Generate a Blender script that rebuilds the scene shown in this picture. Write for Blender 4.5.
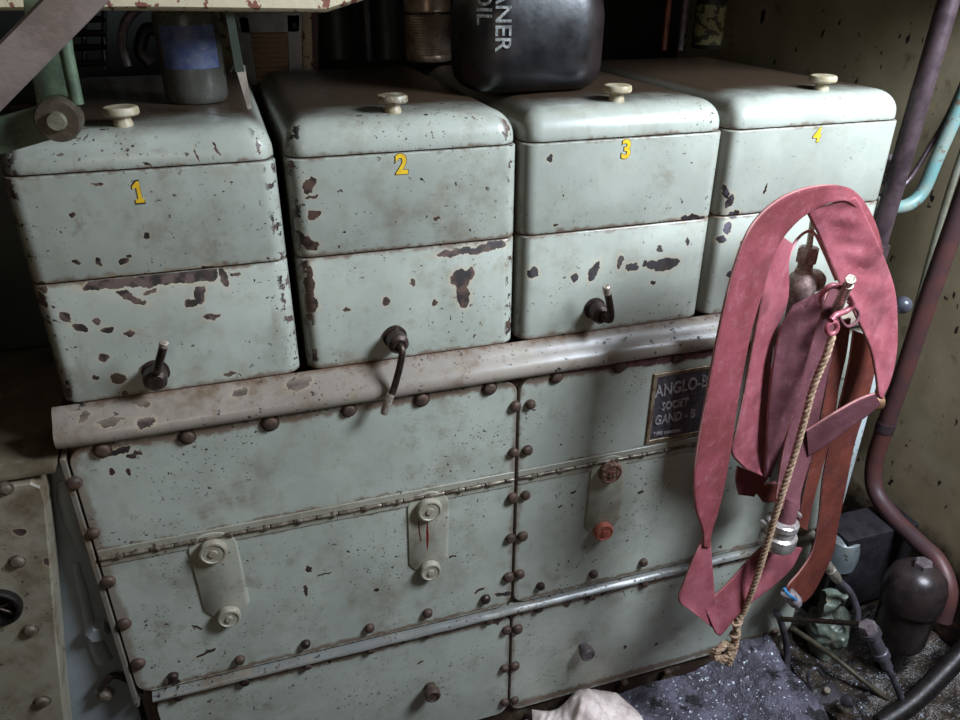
import bpy, bmesh, math, random
from mathutils import Vector, Matrix, noise as mnoise
random.seed(7)
for o in list(bpy.data.objects): bpy.data.objects.remove(o)
C = bpy.context.scene.collection

# ---------------------------------------------------------------- camera
F = 757.0
def _v(px, py): return Vector((px-480, py-360, F)).normalized()
HX = _v(3118, -24)
VD = _v(475, 1820); VD = (VD-HX*HX.dot(VD)).normalized()
DY = HX.cross(VD)
CAM = Vector((0, -1.1, 1.65))
cam_d = bpy.data.cameras.new('camera'); cam_d.sensor_width = 36; cam_d.lens = F/960*36
cam = bpy.data.objects.new('camera', cam_d); C.objects.link(cam)
def _w(c): return Vector((HX.dot(c), DY.dot(c), -VD.dot(c)))
bx_, by_, bz_ = _w(Vector((1,0,0))), _w(Vector((0,-1,0))), _w(Vector((0,0,-1)))
M4 = Matrix(((bx_.x,by_.x,bz_.x,CAM.x),(bx_.y,by_.y,bz_.y,CAM.y),(bx_.z,by_.z,bz_.z,CAM.z),(0,0,0,1)))
cam.matrix_world = M4
cam_d.clip_start = .02
bpy.context.scene.camera = cam
def at(px, py, ax, val):
    """surveyed point: sight line through a photo point meets the plane axis=val"""
    w = _w(_v(px, py)); return CAM + w*((val-CAM[ax])/w[ax])

# ---------------------------------------------------------------- light
sc = bpy.context.scene
sc.view_settings.view_transform = 'Standard'; sc.view_settings.look = 'None'
sc.view_settings.gamma = 1; sc.view_settings.exposure = 0; sc.view_settings.use_curve_mapping = False
wd = bpy.data.worlds.new('world'); sc.world = wd; wd.use_nodes = True
wd.node_tree.nodes['Background'].inputs[0].default_value = (1.0, .95, .86, 1)
wd.node_tree.nodes['Background'].inputs[1].default_value = .032
def area(name, loc, target, sx, sy, power, col):
    d = bpy.data.lights.new(name, 'AREA'); d.shape = 'RECTANGLE'; d.size = sx; d.size_y = sy
    d.energy = power; d.color = col
    o = bpy.data.objects.new(name, d); C.objects.link(o); o.location = loc
    o.rotation_euler = (Vector(target)-Vector(loc)).to_track_quat('-Z', 'Y').to_euler()
    return o
area('hatch_light', (1.42, -.88, 2.15), (.95, 0, .95), .55, .55, 68, (.76, .87, 1.0))
area('fill_light', (-.25, -1.45, 1.62), (.25, .3, 1.45), .5, .2, 1.9, (1.0, .86, .72))  # added warm fill, brightens the space behind and above the covers

# ---------------------------------------------------------------- materials
def s2l(c):
    return tuple(((x/255)/12.92 if x/255 <= .04045 else ((x/255+.055)/1.055)**2.4) for x in c)
class NT:
    def __init__(s, name, rough=.5, metal=0, spec=.5):
        s.m = bpy.data.materials.new(name); s.m.use_nodes = True; s.t = s.m.node_tree
        s.b = s.t.nodes['Principled BSDF']
        s.b.inputs['Roughness'].default_value = rough; s.b.inputs['Metallic'].default_value = metal
        s.b.inputs['Specular IOR Level'].default_value = spec
        s.geo = s.t.nodes.new('ShaderNodeNewGeometry'); s.pos = s.geo.outputs['Position']
    def put(s, sock, v):
        if isinstance(v, bpy.types.NodeSocket): s.t.links.new(v, sock)
        elif isinstance(v, (tuple, list)) and len(v) == 3 and sock.type == 'RGBA': sock.default_value = (*v, 1)
        else: sock.default_value = v
    def math(s, op, a, b=0., c=None, clamp=False):
        n = s.t.nodes.new('ShaderNodeMath'); n.operation = op; n.use_clamp = clamp
        s.put(n.inputs[0], a); s.put(n.inputs[1], b)
        if c is not None: s.put(n.inputs[2], c)
        return n.outputs[0]
    def vm(s, op, a, b):
        n = s.t.nodes.new('ShaderNodeVectorMath'); n.operation = op; s.put(n.inputs[0], a)
        s.put(n.inputs[3] if op == 'SCALE' else n.inputs[1], b); return n.outputs[0]
    def noise(s, scale, detail=3, rough=.55, vec=None, col=False, dist=0):
        n = s.t.nodes.new('ShaderNodeTexNoise'); n.inputs['Scale'].default_value = scale
        n.inputs['Detail'].default_value = detail; n.inputs['Roughness'].default_value = rough
        n.inputs['Distortion'].default_value = dist
        s.t.links.new(vec or s.pos, n.inputs['Vector']); return n.outputs['Color' if col else 0]
    def vor(s, scale, vec=None, out='Distance', rand=1):
        n = s.t.nodes.new('ShaderNodeTexVoronoi'); n.inputs['Scale'].default_value = scale
        n.inputs['Randomness'].default_value = rand
        s.t.links.new(vec or s.pos, n.inputs['Vector']); return n.outputs[out]
    def step(s, v, a, b):      # smooth 0..1 from a to b
        n = s.t.nodes.new('ShaderNodeMapRange'); n.interpolation_type = 'SMOOTHSTEP'
        s.put(n.inputs[0], v); n.inputs[1].default_value = min(a, b); n.inputs[2].default_value = max(a, b)
        n.inputs[3].default_value = 0 if a < b else 1; n.inputs[4].default_value = 1 if a < b else 0
        return n.outputs[0]
    def mix(s, f, a, b):
        n = s.t.nodes.new('ShaderNodeMix'); n.data_type = 'RGBA'
        s.put(n.inputs[0], f); s.put(n.inputs[6], a); s.put(n.inputs[7], b); return n.outputs[2]
    def xyz(s, v):
        n = s.t.nodes.new('ShaderNodeSeparateXYZ'); s.t.links.new(v, n.inputs[0]); return n.outputs
    def col(s, v): s.put(s.b.inputs['Base Color'], v)
    def rough(s, v): s.put(s.b.inputs['Roughness'], v)
    def bump(s, h, strength=.3, dist=.002):
        n = s.t.nodes.new('ShaderNodeBump'); n.inputs['Strength'].default_value = strength
        n.inputs['Distance'].default_value = dist; s.put(n.inputs['Height'], h)
        s.t.links.new(n.outputs[0], s.b.inputs['Normal'])

def paint(name, base, chips=(), seams=(), speck=.5, grime=.4, top=0, rough=.36, y=0, chipcol=(62,50,48), grimecol=(104,86,64), warp=.020, corner=0, xs=(), streaks=()):
    """worn oil-stained enamel: chips = (px, py, rx_mm, rz_mm, angle)"""
    k = NT(name, rough)
    wn = k.noise(55, 4, .6, col=True)
    w = k.vm('ADD', k.pos, k.vm('SCALE', k.vm('SUBTRACT', wn, (.5,.5,.5)), warp))
    X, Y, Z = k.xyz(w)
    b = s2l(base)
    lo = k.noise(7, 4, .6); mid = k.noise(26, 4, .65)
    c = k.mix(k.step(lo, .35, .68), tuple(v*.86 for v in b), tuple(min(1, v*1.06) for v in b))
    c = k.mix(k.math('MULTIPLY', k.step(mid, .50, .72), .45*grime+.10), c, s2l((142,130,104)))
    c = k.mix(k.math('MULTIPLY', k.math('MULTIPLY', k.step(k.noise(17, 5, .75), .54, .66), k.step(k.noise(5.5, 2), .42, .62)), .5*grime+.1), c, s2l((108,84,62)))
    g = k.math('MULTIPLY', k.step(k.noise(4.3, 5, .7), .5, .72), grime)
    c = k.mix(g, c, s2l(grimecol))
    # thin smears, stretched downwards
    sv = k.vm('MULTIPLY', k.pos, (1, 1, .18))
    c = k.mix(k.math('MULTIPLY', k.step(k.noise(60, 3, .6, vec=sv), .62, .8), .28), c, s2l((120,104,80)))
    masks = []
    # flecks of bare metal, in patches
    patch = k.step(k.noise(8, 3, .6), .45, .60)
    sp = k.step(k.noise(88, 3, .6), .672-.035*speck, .68-.035*speck)
    sp2 = k.step(k.noise(210, 2, .5), .68, .695)
    fl = k.math('MULTIPLY', sp, k.math('MULTIPLY', patch, 1.6*speck), clamp=True)
    fl = k.math('MAXIMUM', fl, k.math('MULTIPLY', sp2, k.math('MULTIPLY', patch, 1.3*speck), clamp=True))
    fl = k.math('MAXIMUM', fl, k.math('MULTIPLY', k.step(k.noise(48, 3, .6), .71, .72), min(1, speck*1.3)))
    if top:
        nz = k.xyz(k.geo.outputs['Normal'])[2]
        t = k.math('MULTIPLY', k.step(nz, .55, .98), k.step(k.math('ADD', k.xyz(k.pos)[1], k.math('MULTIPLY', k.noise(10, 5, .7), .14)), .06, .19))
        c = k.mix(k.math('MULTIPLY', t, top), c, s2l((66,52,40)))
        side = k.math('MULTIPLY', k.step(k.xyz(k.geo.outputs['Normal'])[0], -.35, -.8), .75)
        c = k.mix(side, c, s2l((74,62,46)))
    # grubby, rusty seams
    px, py_, pz = k.xyz(k.pos)
    for z, wdt in seams:
        d = k.math('ABSOLUTE', k.math('SUBTRACT', Z, z))
        m = k.step(k.math('ADD', d, k.math('MULTIPLY', k.noise(16, 4, .7), .018)), .014+wdt, .007+wdt*.6)
        c = k.mix(k.math('MULTIPLY', m, .75), c, s2l((100,68,46)))
    for x_, wdt in xs:
        d = k.math('ABSOLUTE', k.math('SUBTRACT', X, x_))
        m = k.step(k.math('ADD', d, k.math('MULTIPLY', k.noise(20, 4, .7), .03)), .02+wdt, .012+wdt*.6)
        c = k.mix(k.math('MULTIPLY', m, .6), c, s2l((104,74,56)))
    ch = None
    for (cx, cz, rx, rz, ang) in chips:
        p = at(cx, cz+2, 1, y); ca, sa = math.cos(math.radians(ang)), math.sin(math.radians(ang))
        dx = k.math('SUBTRACT', X, p.x); dz = k.math('SUBTRACT', Z, p.z)
        u = k.math('MULTIPLY', k.math('MULTIPLY_ADD', dx, ca, k.math('MULTIPLY', dz, sa)), 730/rx)
        v = k.math('MULTIPLY', k.math('MULTIPLY_ADD', dz, ca, k.math('MULTIPLY', dx, -sa)), 730/rz)
        d = k.math('MULTIPLY_ADD', u, u, k.math('MULTIPLY', v, v))
        ch = d if ch is None else k.math('MINIMUM', ch, d)
    nx = k.math('ABSOLUTE', k.xyz(k.geo.outputs['Normal'])[0])
    cw = k.math('MULTIPLY', k.math('MULTIPLY', k.step(nx, .10, .45), k.step(k.xyz(k.geo.outputs['Normal'])[1], -.25, -.4)), k.step(k.noise(38, 4, .65), .545, .56))
    if corner: fl = k.math('MAXIMUM', fl, cw)
    tot = fl
    if ch is not None:
        frn = k.step(k.xyz(k.geo.outputs['Normal'])[1], -.5, -.8)
        c = k.mix(k.math('MULTIPLY', k.step(ch, 2.6, 1.0), k.math('MULTIPLY', frn, .4)), c, s2l((190,170,140)))
        tot = k.math('MAXIMUM', fl, k.math('MULTIPLY', k.step(ch, 1.06, .95), frn))
    cc = k.mix(k.step(k.noise(45, 3), .4, .6), s2l(chipcol), s2l((40,32,30)))
    cc = k.mix(k.step(k.noise(12, 3), .55, .65), cc, s2l((74,56,48)))
    c = k.mix(tot, c, cc)
    for (cx, cz, rx, rz, ang, colr) in streaks:
        p = at(cx, cz, 1, y); ca, sa = math.cos(math.radians(ang)), math.sin(math.radians(ang))
        w2 = k.vm('ADD', k.pos, k.vm('SCALE', k.vm('SUBTRACT', wn, (.5,.5,.5)), .003)); X2, _, Z2 = k.xyz(w2)
        dx = k.math('SUBTRACT', X2, p.x); dz = k.math('SUBTRACT', Z2, p.z)
        u = k.math('MULTIPLY', k.math('MULTIPLY_ADD', dx, ca, k.math('MULTIPLY', dz, sa)), 1000/rx)
        v = k.math('MULTIPLY', k.math('MULTIPLY_ADD', dz, ca, k.math('MULTIPLY', dx, -sa)), 1000/rz)
        d = k.math('MULTIPLY_ADD', u, u, k.math('MULTIPLY', v, v))
        c = k.mix(k.step(d, 1.3, .8), c, s2l(colr))
    k.col(c)
    k.rough(k.math('ADD', rough-.12, k.math('ADD', k.math('MULTIPLY', tot, .25), k.math('MULTIPLY', mid, .2))))
    k.bump(k.math('SUBTRACT', k.math('MULTIPLY', k.noise(18, 3), 1.2), k.math('MULTIPLY', tot, .6)), .35, .0012)
    return k.m

def metal(name, a, b, rough=.45, met=.6, scale=40, bumpd=.001, spots=None, spotc=(150,85,50)):
    k = NT(name, rough, met)
    c = k.mix(k.step(k.noise(scale, 5, .65), .38, .62), s2l(a), s2l(b))
    if spots is not None: c = k.mix(k.step(k.noise(scale*2.2, 4, .7), spots, spots+.06), c, s2l(spotc))
    k.col(c); k.rough(k.math('ADD', rough-.12, k.math('MULTIPLY', k.noise(scale*1.5, 3), .3)))
    k.bump(k.noise(scale*3, 4, .7), .5, bumpd)
    return k.m

def rubber(name, a, b, dust=.35):
    k = NT(name, .66, 0, .3)
    c = k.mix(k.step(k.noise(14, 4, .65), .36, .64), s2l(a), s2l(b))
    c = k.mix(k.math('MULTIPLY', k.step(k.noise(45, 5, .7), .5, .75), dust), c, s2l((180,128,136)))
    c = k.mix(k.math('MULTIPLY', k.step(k.noise(9, 3, .6), .56, .7), .45), c, s2l((70,38,36)))
    c = k.mix(k.math('MULTIPLY', k.step(k.noise(380, 1, .5), .78, .80), .6), c, s2l((200,180,180)))
    k.col(c)
    k.bump(k.math('ADD', k.noise(420, 2), k.math('MULTIPLY', k.noise(34, 3), 3)), .45, .0012)
    return k.m

# ---------------------------------------------------------------- mesh helpers
def obj(name, bm, mat, parent=None, smooth=35):
    bmesh.ops.recalc_face_normals(bm, faces=bm.faces)
    me = bpy.data.meshes.new(name); bm.to_mesh(me); bm.free()
    if isinstance(mat, (list, tuple)):
        for m in mat: me.materials.append(m)
    else: me.materials.append(mat)
    for p in me.polygons: p.use_smooth = True
    me.set_sharp_from_angle(angle=math.radians(smooth))
    o = bpy.data.objects.new(name, me); C.objects.link(o)
    if parent is not None:
        o.parent = parent
        base = Vector(parent.location); pp = parent.parent
        while pp: base += Vector(pp.location); pp = pp.parent
        me.transform(Matrix.Translation(-base))
    return o
def tag(o, label, cat, group=None, kind=None):
    o['label'] = label; o['category'] = cat
    if group: o['group'] = group
    if kind: o['kind'] = kind
    return o
def thing(name, loc, label, cat, group=None):
    o = bpy.data.objects.new(name, None); o.empty_display_size = .05; C.objects.link(o); o.location = loc
    return tag(o, label, cat, group)
def single(name, bm, mat, label, cat, group=None, kind=None, smooth=35):
    """a thing that is one mesh: origin put at the middle of its base"""
    xs = [v.co for v in bm.verts]
    c = Vector(((min(v.x for v in xs)+max(v.x for v in xs))/2, (min(v.y for v in xs)+max(v.y for v in xs))/2, min(v.z for v in xs)))
    bmesh.ops.translate(bm, verts=bm.verts, vec=-c)
    o = obj(name, bm, mat, None, smooth); o.location = c
    return tag(o, label, cat, group, kind)
def struct(name, bm, mat, smooth=35):
    o = obj(name, bm, mat, None, smooth); o['kind'] = 'structure'; return o
def rrect(x0, x1, z0, z1, r, seg=6):
    pts = []
    for cx, cz, a0 in ((x1-r, z1-r, 0), (x0+r, z1-r, 90), (x0+r, z0+r, 180), (x1-r, z0+r, 270)):
        for i in range(seg+1):
            a = math.radians(a0+90*i/seg); pts.append((cx+r*math.cos(a), cz+r*math.sin(a)))
    return pts
def loft(bm, rings, cap0=True, cap1=True):
    vs = [[bm.verts.new(p) for p in r] for r in rings]
    n = len(vs[0])
    for a, b in zip(vs, vs[1:]):
        for i in range(n): bm.faces.new((a[i], a[(i+1) % n], b[(i+1) % n], b[i]))
    if cap0: bm.faces.new(vs[0][::-1])
    if cap1: bm.faces.new(vs[-1])
    return vs
def plan_loft(bm, x0, x1, y0, y1, r, prof, seg=8):
    """stack of rounded rectangles, prof = (inset, z)"""
    loft(bm, [[(x, y, z) for x, y in rrect(x0+i, x1-i, y0+i, y1-i, max(.002, r-i*.6), seg)] for i, z in prof])
def face_plate(bm, x0, x1, z0, z1, r, y, t, bev=.0015, seg=6):
    """plate standing in the xz plane, its face at y, thickness t towards +y"""
    rr = lambda i, yy: [(x, yy, z) for x, z in rrect(x0+i, x1-i, z0+i, z1-i, max(r-i, .0008), seg)]
    loft(bm, [rr(0, y+t), rr(0, y+bev), rr(bev, y)])
def box(bm, x0, x1, y0, y1, z0, z1, bev=0):
    v = [bm.verts.new(p) for p in ((x0,y0,z0),(x1,y0,z0),(x1,y1,z0),(x0,y1,z0),(x0,y0,z1),(x1,y0,z1),(x1,y1,z1),(x0,y1,z1))]
    fs = [bm.faces.new([v[i] for i in f]) for f in ((0,3,2,1),(4,5,6,7),(0,1,5,4),(1,2,6,5),(2,3,7,6),(3,0,4,7))]
    if bev:
        es = list({e for f in fs for e in f.edges}); bmesh.ops.bevel(bm, geom=es, offset=bev, segments=2, affect='EDGES', profile=.6)
def smooth_path(pts, n=8):
    pts = [Vector(p) for p in pts]; out = []
    P = [pts[0]*2-pts[1]]+pts+[pts[-1]*2-pts[-2]]
    for i in range(1, len(P)-2):
        a, b, c, d = P[i-1:i+3]
        for k in range(n):
            t = k/n; out.append(.5*((2*b)+(c-a)*t+(2*a-5*b+4*c-d)*t*t+(3*b-a-3*c+d)*t**3))
    out.append(pts[-1]); return out
def tube(bm, pts, r, seg=12, cap=True):
    pts = [Vector(p) for p in pts]; n = len(pts); rs = r if isinstance(r, (list, tuple)) else [r]*n
    T = [(pts[min(i+1, n-1)]-pts[max(i-1, 0)]).normalized() for i in range(n)]
    u = T[0].orthogonal().normalized(); rings = []
    for i in range(n):
        u = (u-T[i]*u.dot(T[i])).normalized(); w = T[i].cross(u)
        rings.append([pts[i]+(u*math.cos(2*math.pi*k/seg)+w*math.sin(2*math.pi*k/seg))*rs[i] for k in range(seg)])
    loft(bm, rings, cap, cap)
def cyl(bm, a, b, prof, seg=24):
    """turned shape on the axis a->b, prof = (radius, fraction of the length)"""
    a, b = Vector(a), Vector(b); t = (b-a); L = t.length; t.normalize(); u = t.orthogonal().normalized(); w = t.cross(u)
    loft(bm, [[a+t*L*f+(u*math.cos(2*math.pi*k/seg)+w*math.sin(2*math.pi*k/seg))*max(r, 1e-4) for k in range(seg)] for r, f in prof])
def lumps(bm, amt, scale, seed=0):
    for v in bm.verts:
        v.co += mnoise.noise_vector(v.co*scale+Vector((seed, seed*2, 0)))*amt
def text_mesh(body, size, ext=.0006, off=0, space=1):
    cu = bpy.data.curves.new('t', 'FONT'); cu.body = body; cu.size = size; cu.extrude = ext; cu.offset = off
    cu.align_x = 'CENTER'; cu.align_y = 'CENTER'; cu.space_character = space
    o = bpy.data.objects.new('t', cu); C.objects.link(o)
    dg = bpy.context.evaluated_depsgraph_get(); dg.update()
    me = bpy.data.meshes.new_from_object(o.evaluated_get(dg)); bpy.data.objects.remove(o)
    bm = bmesh.new(); bm.from_mesh(me); bpy.data.meshes.remove(me); return bm
def lettering(name, body, size, M, mat, parent, ext=.0006, off=0, sx=1, space=1):
    bm = text_mesh(body, size, ext, off, space)
    bmesh.ops.transform(bm, matrix=M @ Matrix.Diagonal((sx, 1, 1, 1)), verts=bm.verts)
    return obj(name, bm, mat, parent)
FRONT = Matrix.Rotation(math.pi/2, 4, 'X')         # text facing -y

# shared materials
M_rust = metal('rusty_bolt', (66,54,48), (92,70,58), .55, .3, 90, .0018, .62, (120,82,60))
M_oldbolt = metal('painted_bolt', (112,104,90), (86,72,60), .5, .2, 90, .0012, .6, (96,60,42))
M_black = metal('black_oily_metal', (30,26,26), (44,36,34), .4, .4, 60)
M_darkboss = metal('dark_oily_boss', (48,38,34), (70,54,46), .38, .5, 120, .0015)
M_steel = metal('bare_steel', (196,184,168), (160,146,130), .26, .55, 150)
M_darksteel = metal('brown_steel', (84,72,62), (60,50,44), .32, .8, 150)
M_cream = metal('cream_plastic', (176,166,140), (150,134,104), .45, 0, 60, .0004, .66, (100,70,50))
M_gap = metal('dark_gap', (34,26,22), (62,44,34), .6, .1, 60)
M_tear = metal('torn_paint_metal', (66,50,52), (92,66,58), .45, .2, 60, .001)
M_yellow = metal('yellow_paint', (232,190,40), (214,166,30), .5, 0, 80, .0003)
M_outline = metal('black_ink', (40,36,30), (50,44,36), .6, 0, 80, .0003)

GREEN = (170,173,161)
# ---------------------------------------------------------------- room
def room():
    bm = bmesh.new(); box(bm, -3, 1.56, -3, 1.6, -.1, 0)
    k = NT('bilge_floor', .5)
    k.col(k.mix(k.noise(12, 5), s2l((30,26,24)), s2l((62,52,44)))); k.bump(k.noise(30, 5), .6, .01)
    struct('floor', bm, k.m)
    bm = bmesh.new(); box(bm, -3, 1.56, 1.45, 1.6, 0, 3)
    k = NT('back_wall_paint', .6)
    k.col(k.mix(k.step(k.noise(3, 5), .4, .65), s2l((34,42,32)), s2l((20,20,18))))
    struct('wall_back', bm, k.m)
    # hull side on the right, pale olive with flaked spots
    bm = bmesh.new(); box(bm, 1.56, 1.66, -.34, 1.6, 0, 3)
    k = NT('olive_wall_paint', .5)
    c = k.mix(k.step(k.noise(3.5, 5, .6), .38, .66), s2l((170,154,124)), s2l((192,176,146)))
    c = k.mix(k.math('MULTIPLY', k.step(k.noise(11, 4, .6), .60, .72), .75), c, s2l((112,84,66)))
    c = k.mix(k.math('MULTIPLY', k.step(k.noise(60, 4, .65), .62, .8), .4), c, s2l((96,88,60)))
    c = k.mix(k.step(k.noise(26, 3, .5, vec=k.vm('MULTIPLY', k.pos, (1, 1.6, .9))), .675, .69), c, s2l((50,38,34)))
    c = k.mix(k.step(k.noise(11, 4, .6, vec=k.vm('MULTIPLY', k.pos, (1, 1.3, .8))), .675, .68), c, s2l((44,34,30)))
    low = k.step(k.math('ADD', k.xyz(k.pos)[2], k.math('MULTIPLY', k.noise(14, 5, .7), .25)), .52, .42)
    c = k.mix(low, c, k.mix(k.step(k.noise(30, 4), .45, .6), s2l((48,36,30)), s2l((92,66,48))))
    k.col(c); k.bump(k.noise(9, 4), .25, .006)
    struct('wall_right', bm, k.m)
    bm = bmesh.new(); box(bm, .30, 1.56, .055, 1.6, 1.672, 1.70)  # unseen overhead slab, added to shade the rear of the cover tops
    struct('shade_slab', bm, M_gap)
room()

# ---------------------------------------------------------------- crankcase
YP = -.022       # face of the cover plates
EX0, EX1 = -.305, 1.185
UP_CH = [(103,451,9,6,0),(120,449,11,4,20),(131,454,6,4,-30),(112,470,4,5,0),(128,470,3,4,0),(138,451,6,3,-35),(175,680,8,4,-20),(206,651,14,3,20),(197,626,9,2.5,-40),
         (505,592,18,4,-12),(480,588,10,2.4,25),(306,588,2,9,0),(325,572,9,1.6,0),(309,567,4,5,0),(452,555,5,2,0),(376,588,5,2,0)]
crank = thing('engine_crankcase', (.44, .25, .0), 'pale green riveted crankcase with bolted inspection doors below the four numbered covers', 'engine')
def crankcase():
    mb = paint('casing_dirt', (66,50,42), speck=.8, grime=.8, rough=.55, grimecol=(54,40,32))
    bm = bmesh.new(); plan_loft(bm, EX0, EX1, -.012, .55, .03, [(0, .0), (0, 1.052), (.004, 1.054)])
    obj('casing', bm, mb, crank)
    # moulded ledge under the covers
    mr = paint('ledge_worn_paint', (150,139,128), [(137,398,5,5,0),(146,420,9,5,0),(140,408,9,3,0),(70,413,9,5,0),(82,420,7,3,30),(300,386,16,6,10),(240,395,9,4,10),(112,421,14,3,0)],
               [(1.077,.004),(.995,.006)], speck=.8, grime=1.0, rough=.33, y=-.03, chipcol=(76,60,56))
    prof = [(.02,1.05),(.002,1.0745),(-.006,1.071),(-.014,1.062),(-.022,1.054),(-.030,1.048),(-.035,1.041),(-.037,1.034),(-.036,1.027),(-.032,1.021),(-.026,1.018),(-.005,1.018)]
    bm = bmesh.new()
    n = 60; rings = []
    for i in range(n+1):
        x = EX0+(EX1-EX0)*i/n
        rings.append([(x, y*(.96 if i in (0, n) else 1)+.0006*mnoise.noise(Vector((x*9, y*40, 0))), z+.0006*mnoise.noise(Vector((x*8, 5, z*30)))) for y, z in prof])
    loft(bm, rings); obj('ledge', bm, mr, crank)
    # lower lip between the door rows
    ml = paint('lip_paint', (120,120,116), speck=1.5, grime=.9, rough=.28, y=YP, chipcol=(58,44,46))
    bm = bmesh.new()
    prof = [(-.01,.480),(YP-.001,.479),(YP-.008,.4745),(YP-.0115,.471),(YP-.012,.4675),(YP-.007,.465),(-.01,.465)]
    rings = []
    for i in range(81):
        x = EX0+.03+(EX1-EX0-.04)*i/80
        rings.append([(x, y+.0012*mnoise.noise(Vector((x*30, 1, z*90))), z+.0016*mnoise.noise(Vector((x*22, 3, 2)))) for y, z in prof])
    loft(bm, rings); obj('drip_lip', bm, ml, crank)
    # raised frame strip at the left edge
    bm = bmesh.new()
    face_plate(bm, EX0-.004, EX0+.005, .455, 1.0, .003, YP-.003, .03); obj('edge_strip', bm, paint('strip_paint', (112,106,96), speck=1.2, grime=1.0, rough=.45), crank)
    return mb, mr
mb, mr = crankcase()
SX = at(514, 534, 1, YP).x
mdl = paint('door_paint_left', GREEN, UP_CH, [(1.006,.006),(.820,-.001),(.786,-.001),(.490,.004)], speck=.7, grime=.5, y=YP, xs=[(SX,.010),(EX0+.012,.012)])
mdr = paint('door_paint_right', GREEN, [(595,585,3,3,0),(566,471,5,2,0)]+[(x, y, 4, 2.5, 10) for x, y in ((574,490),(640,490),(560,505),(720,545),(735,550))], [(1.006,.006),(.820,-.001),(.786,-.001),(.490,.004)], speck=.75, grime=.3, y=YP, xs=[(SX,.010)])
mll = paint('lower_door_paint_left', GREEN, [(210,700,4,2,0),(420,660,6,2.5,20),(330,660,4,3,0)], [(.449,.005)], speck=.6, grime=.4, y=YP, xs=[(SX,.010)])
mlr = paint('lower_door_paint_right', GREEN, [(624,645,3,4,0),(656,642,2,4,0),(690,600,3,3,0)], [(.449,.005),(.17,.01)], speck=.6, grime=.35, y=YP, xs=[(SX,.010)])
def bolt_bm(px, py, r=.0085, h=.007, y=None, washer=True, hexa=False):
    y = YP if y is None else y
    p = at(px, py, 1, y-h*.5); bm = bmesh.new()
    a = Vector((p.x, y+.001, p.z)); b = Vector((p.x, y-h, p.z))
    j = random.uniform(.88, 1.1); r *= j
    cyl(bm, a, b, [(r, 0), (r, .35), (r*.95, .55), (r*.8, .85), (r*.5, 1)] if not hexa else [(r, 0), (r, .9), (r*.9, 1)], 6 if hexa else 14)
    if washer: cyl(bm, a, a-Vector((0, .0022, 0)), [(r*1.22, 0), (r*1.2, 1)], 16)
    lumps(bm, .0006, 150, px)
    return bm
UPZ, HZ = 1.013, .803
doors = {}
for key, x0, x1, z0, z1, m in (('ul', EX0+.008, SX-.002, .483, UPZ, mdl), ('ur', SX+.003, EX1-.004, .483, UPZ, mdr),
                               ('ll', EX0+.03, SX-.003, .155, .460, mll), ('lr', SX+.002, EX1-.01, .155, .460, mlr)):
    bm = bmesh.new(); face_plate(bm, x0, x1, z0, z1, .028, YP, .012)
    doors[key] = obj('inspection_door', bm, m, crank)
# piano hinges across the upper doors
mh = paint('hinge_paint', (156,152,138), speck=.9, grime=.9, rough=.35, y=YP)
mpin = metal('hinge_pin_steel', (74,60,50), (136,126,110), .36, .35, 36)
for key, x0, x1 in (('ul', EX0+.010, SX-.004), ('ur', SX+.004, EX1-.006)):
    bm = bmesh.new()
    face_plate(bm, x0, x1, HZ+.003, HZ+.0155, .001, YP-.002, .003, .0006); face_plate(bm, x0, x1, HZ-.0155, HZ-.0035, .001, YP-.002, .003, .0006)
    h = obj('hinge_leaf', bm, mh, doors[key])
    bm = bmesh.new(); x = x0
    while x < x1-.01:
        cyl(bm, (x, YP-.003, HZ), (min(x+.036, x1), YP-.003, HZ), [(.0033, 0), (.0037, .04), (.0037, .96), (.0033, 1)], 10)
        x += .0385
    obj('hinge_knuckles', bm, mpin, doors[key])
    x = x0+.03
    while x < x1-.01:
        bm = bmesh.new(); cyl(bm, (x, YP, HZ-.0005), (x, YP-.0075, HZ-.0005), [(.0062, 0), (.0062, .7), (.003, 1)], 8); lumps(bm, .0012, 200)
        obj('hinge_rivet', bm, M_oldbolt, doors[key])
        x += .0575
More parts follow.
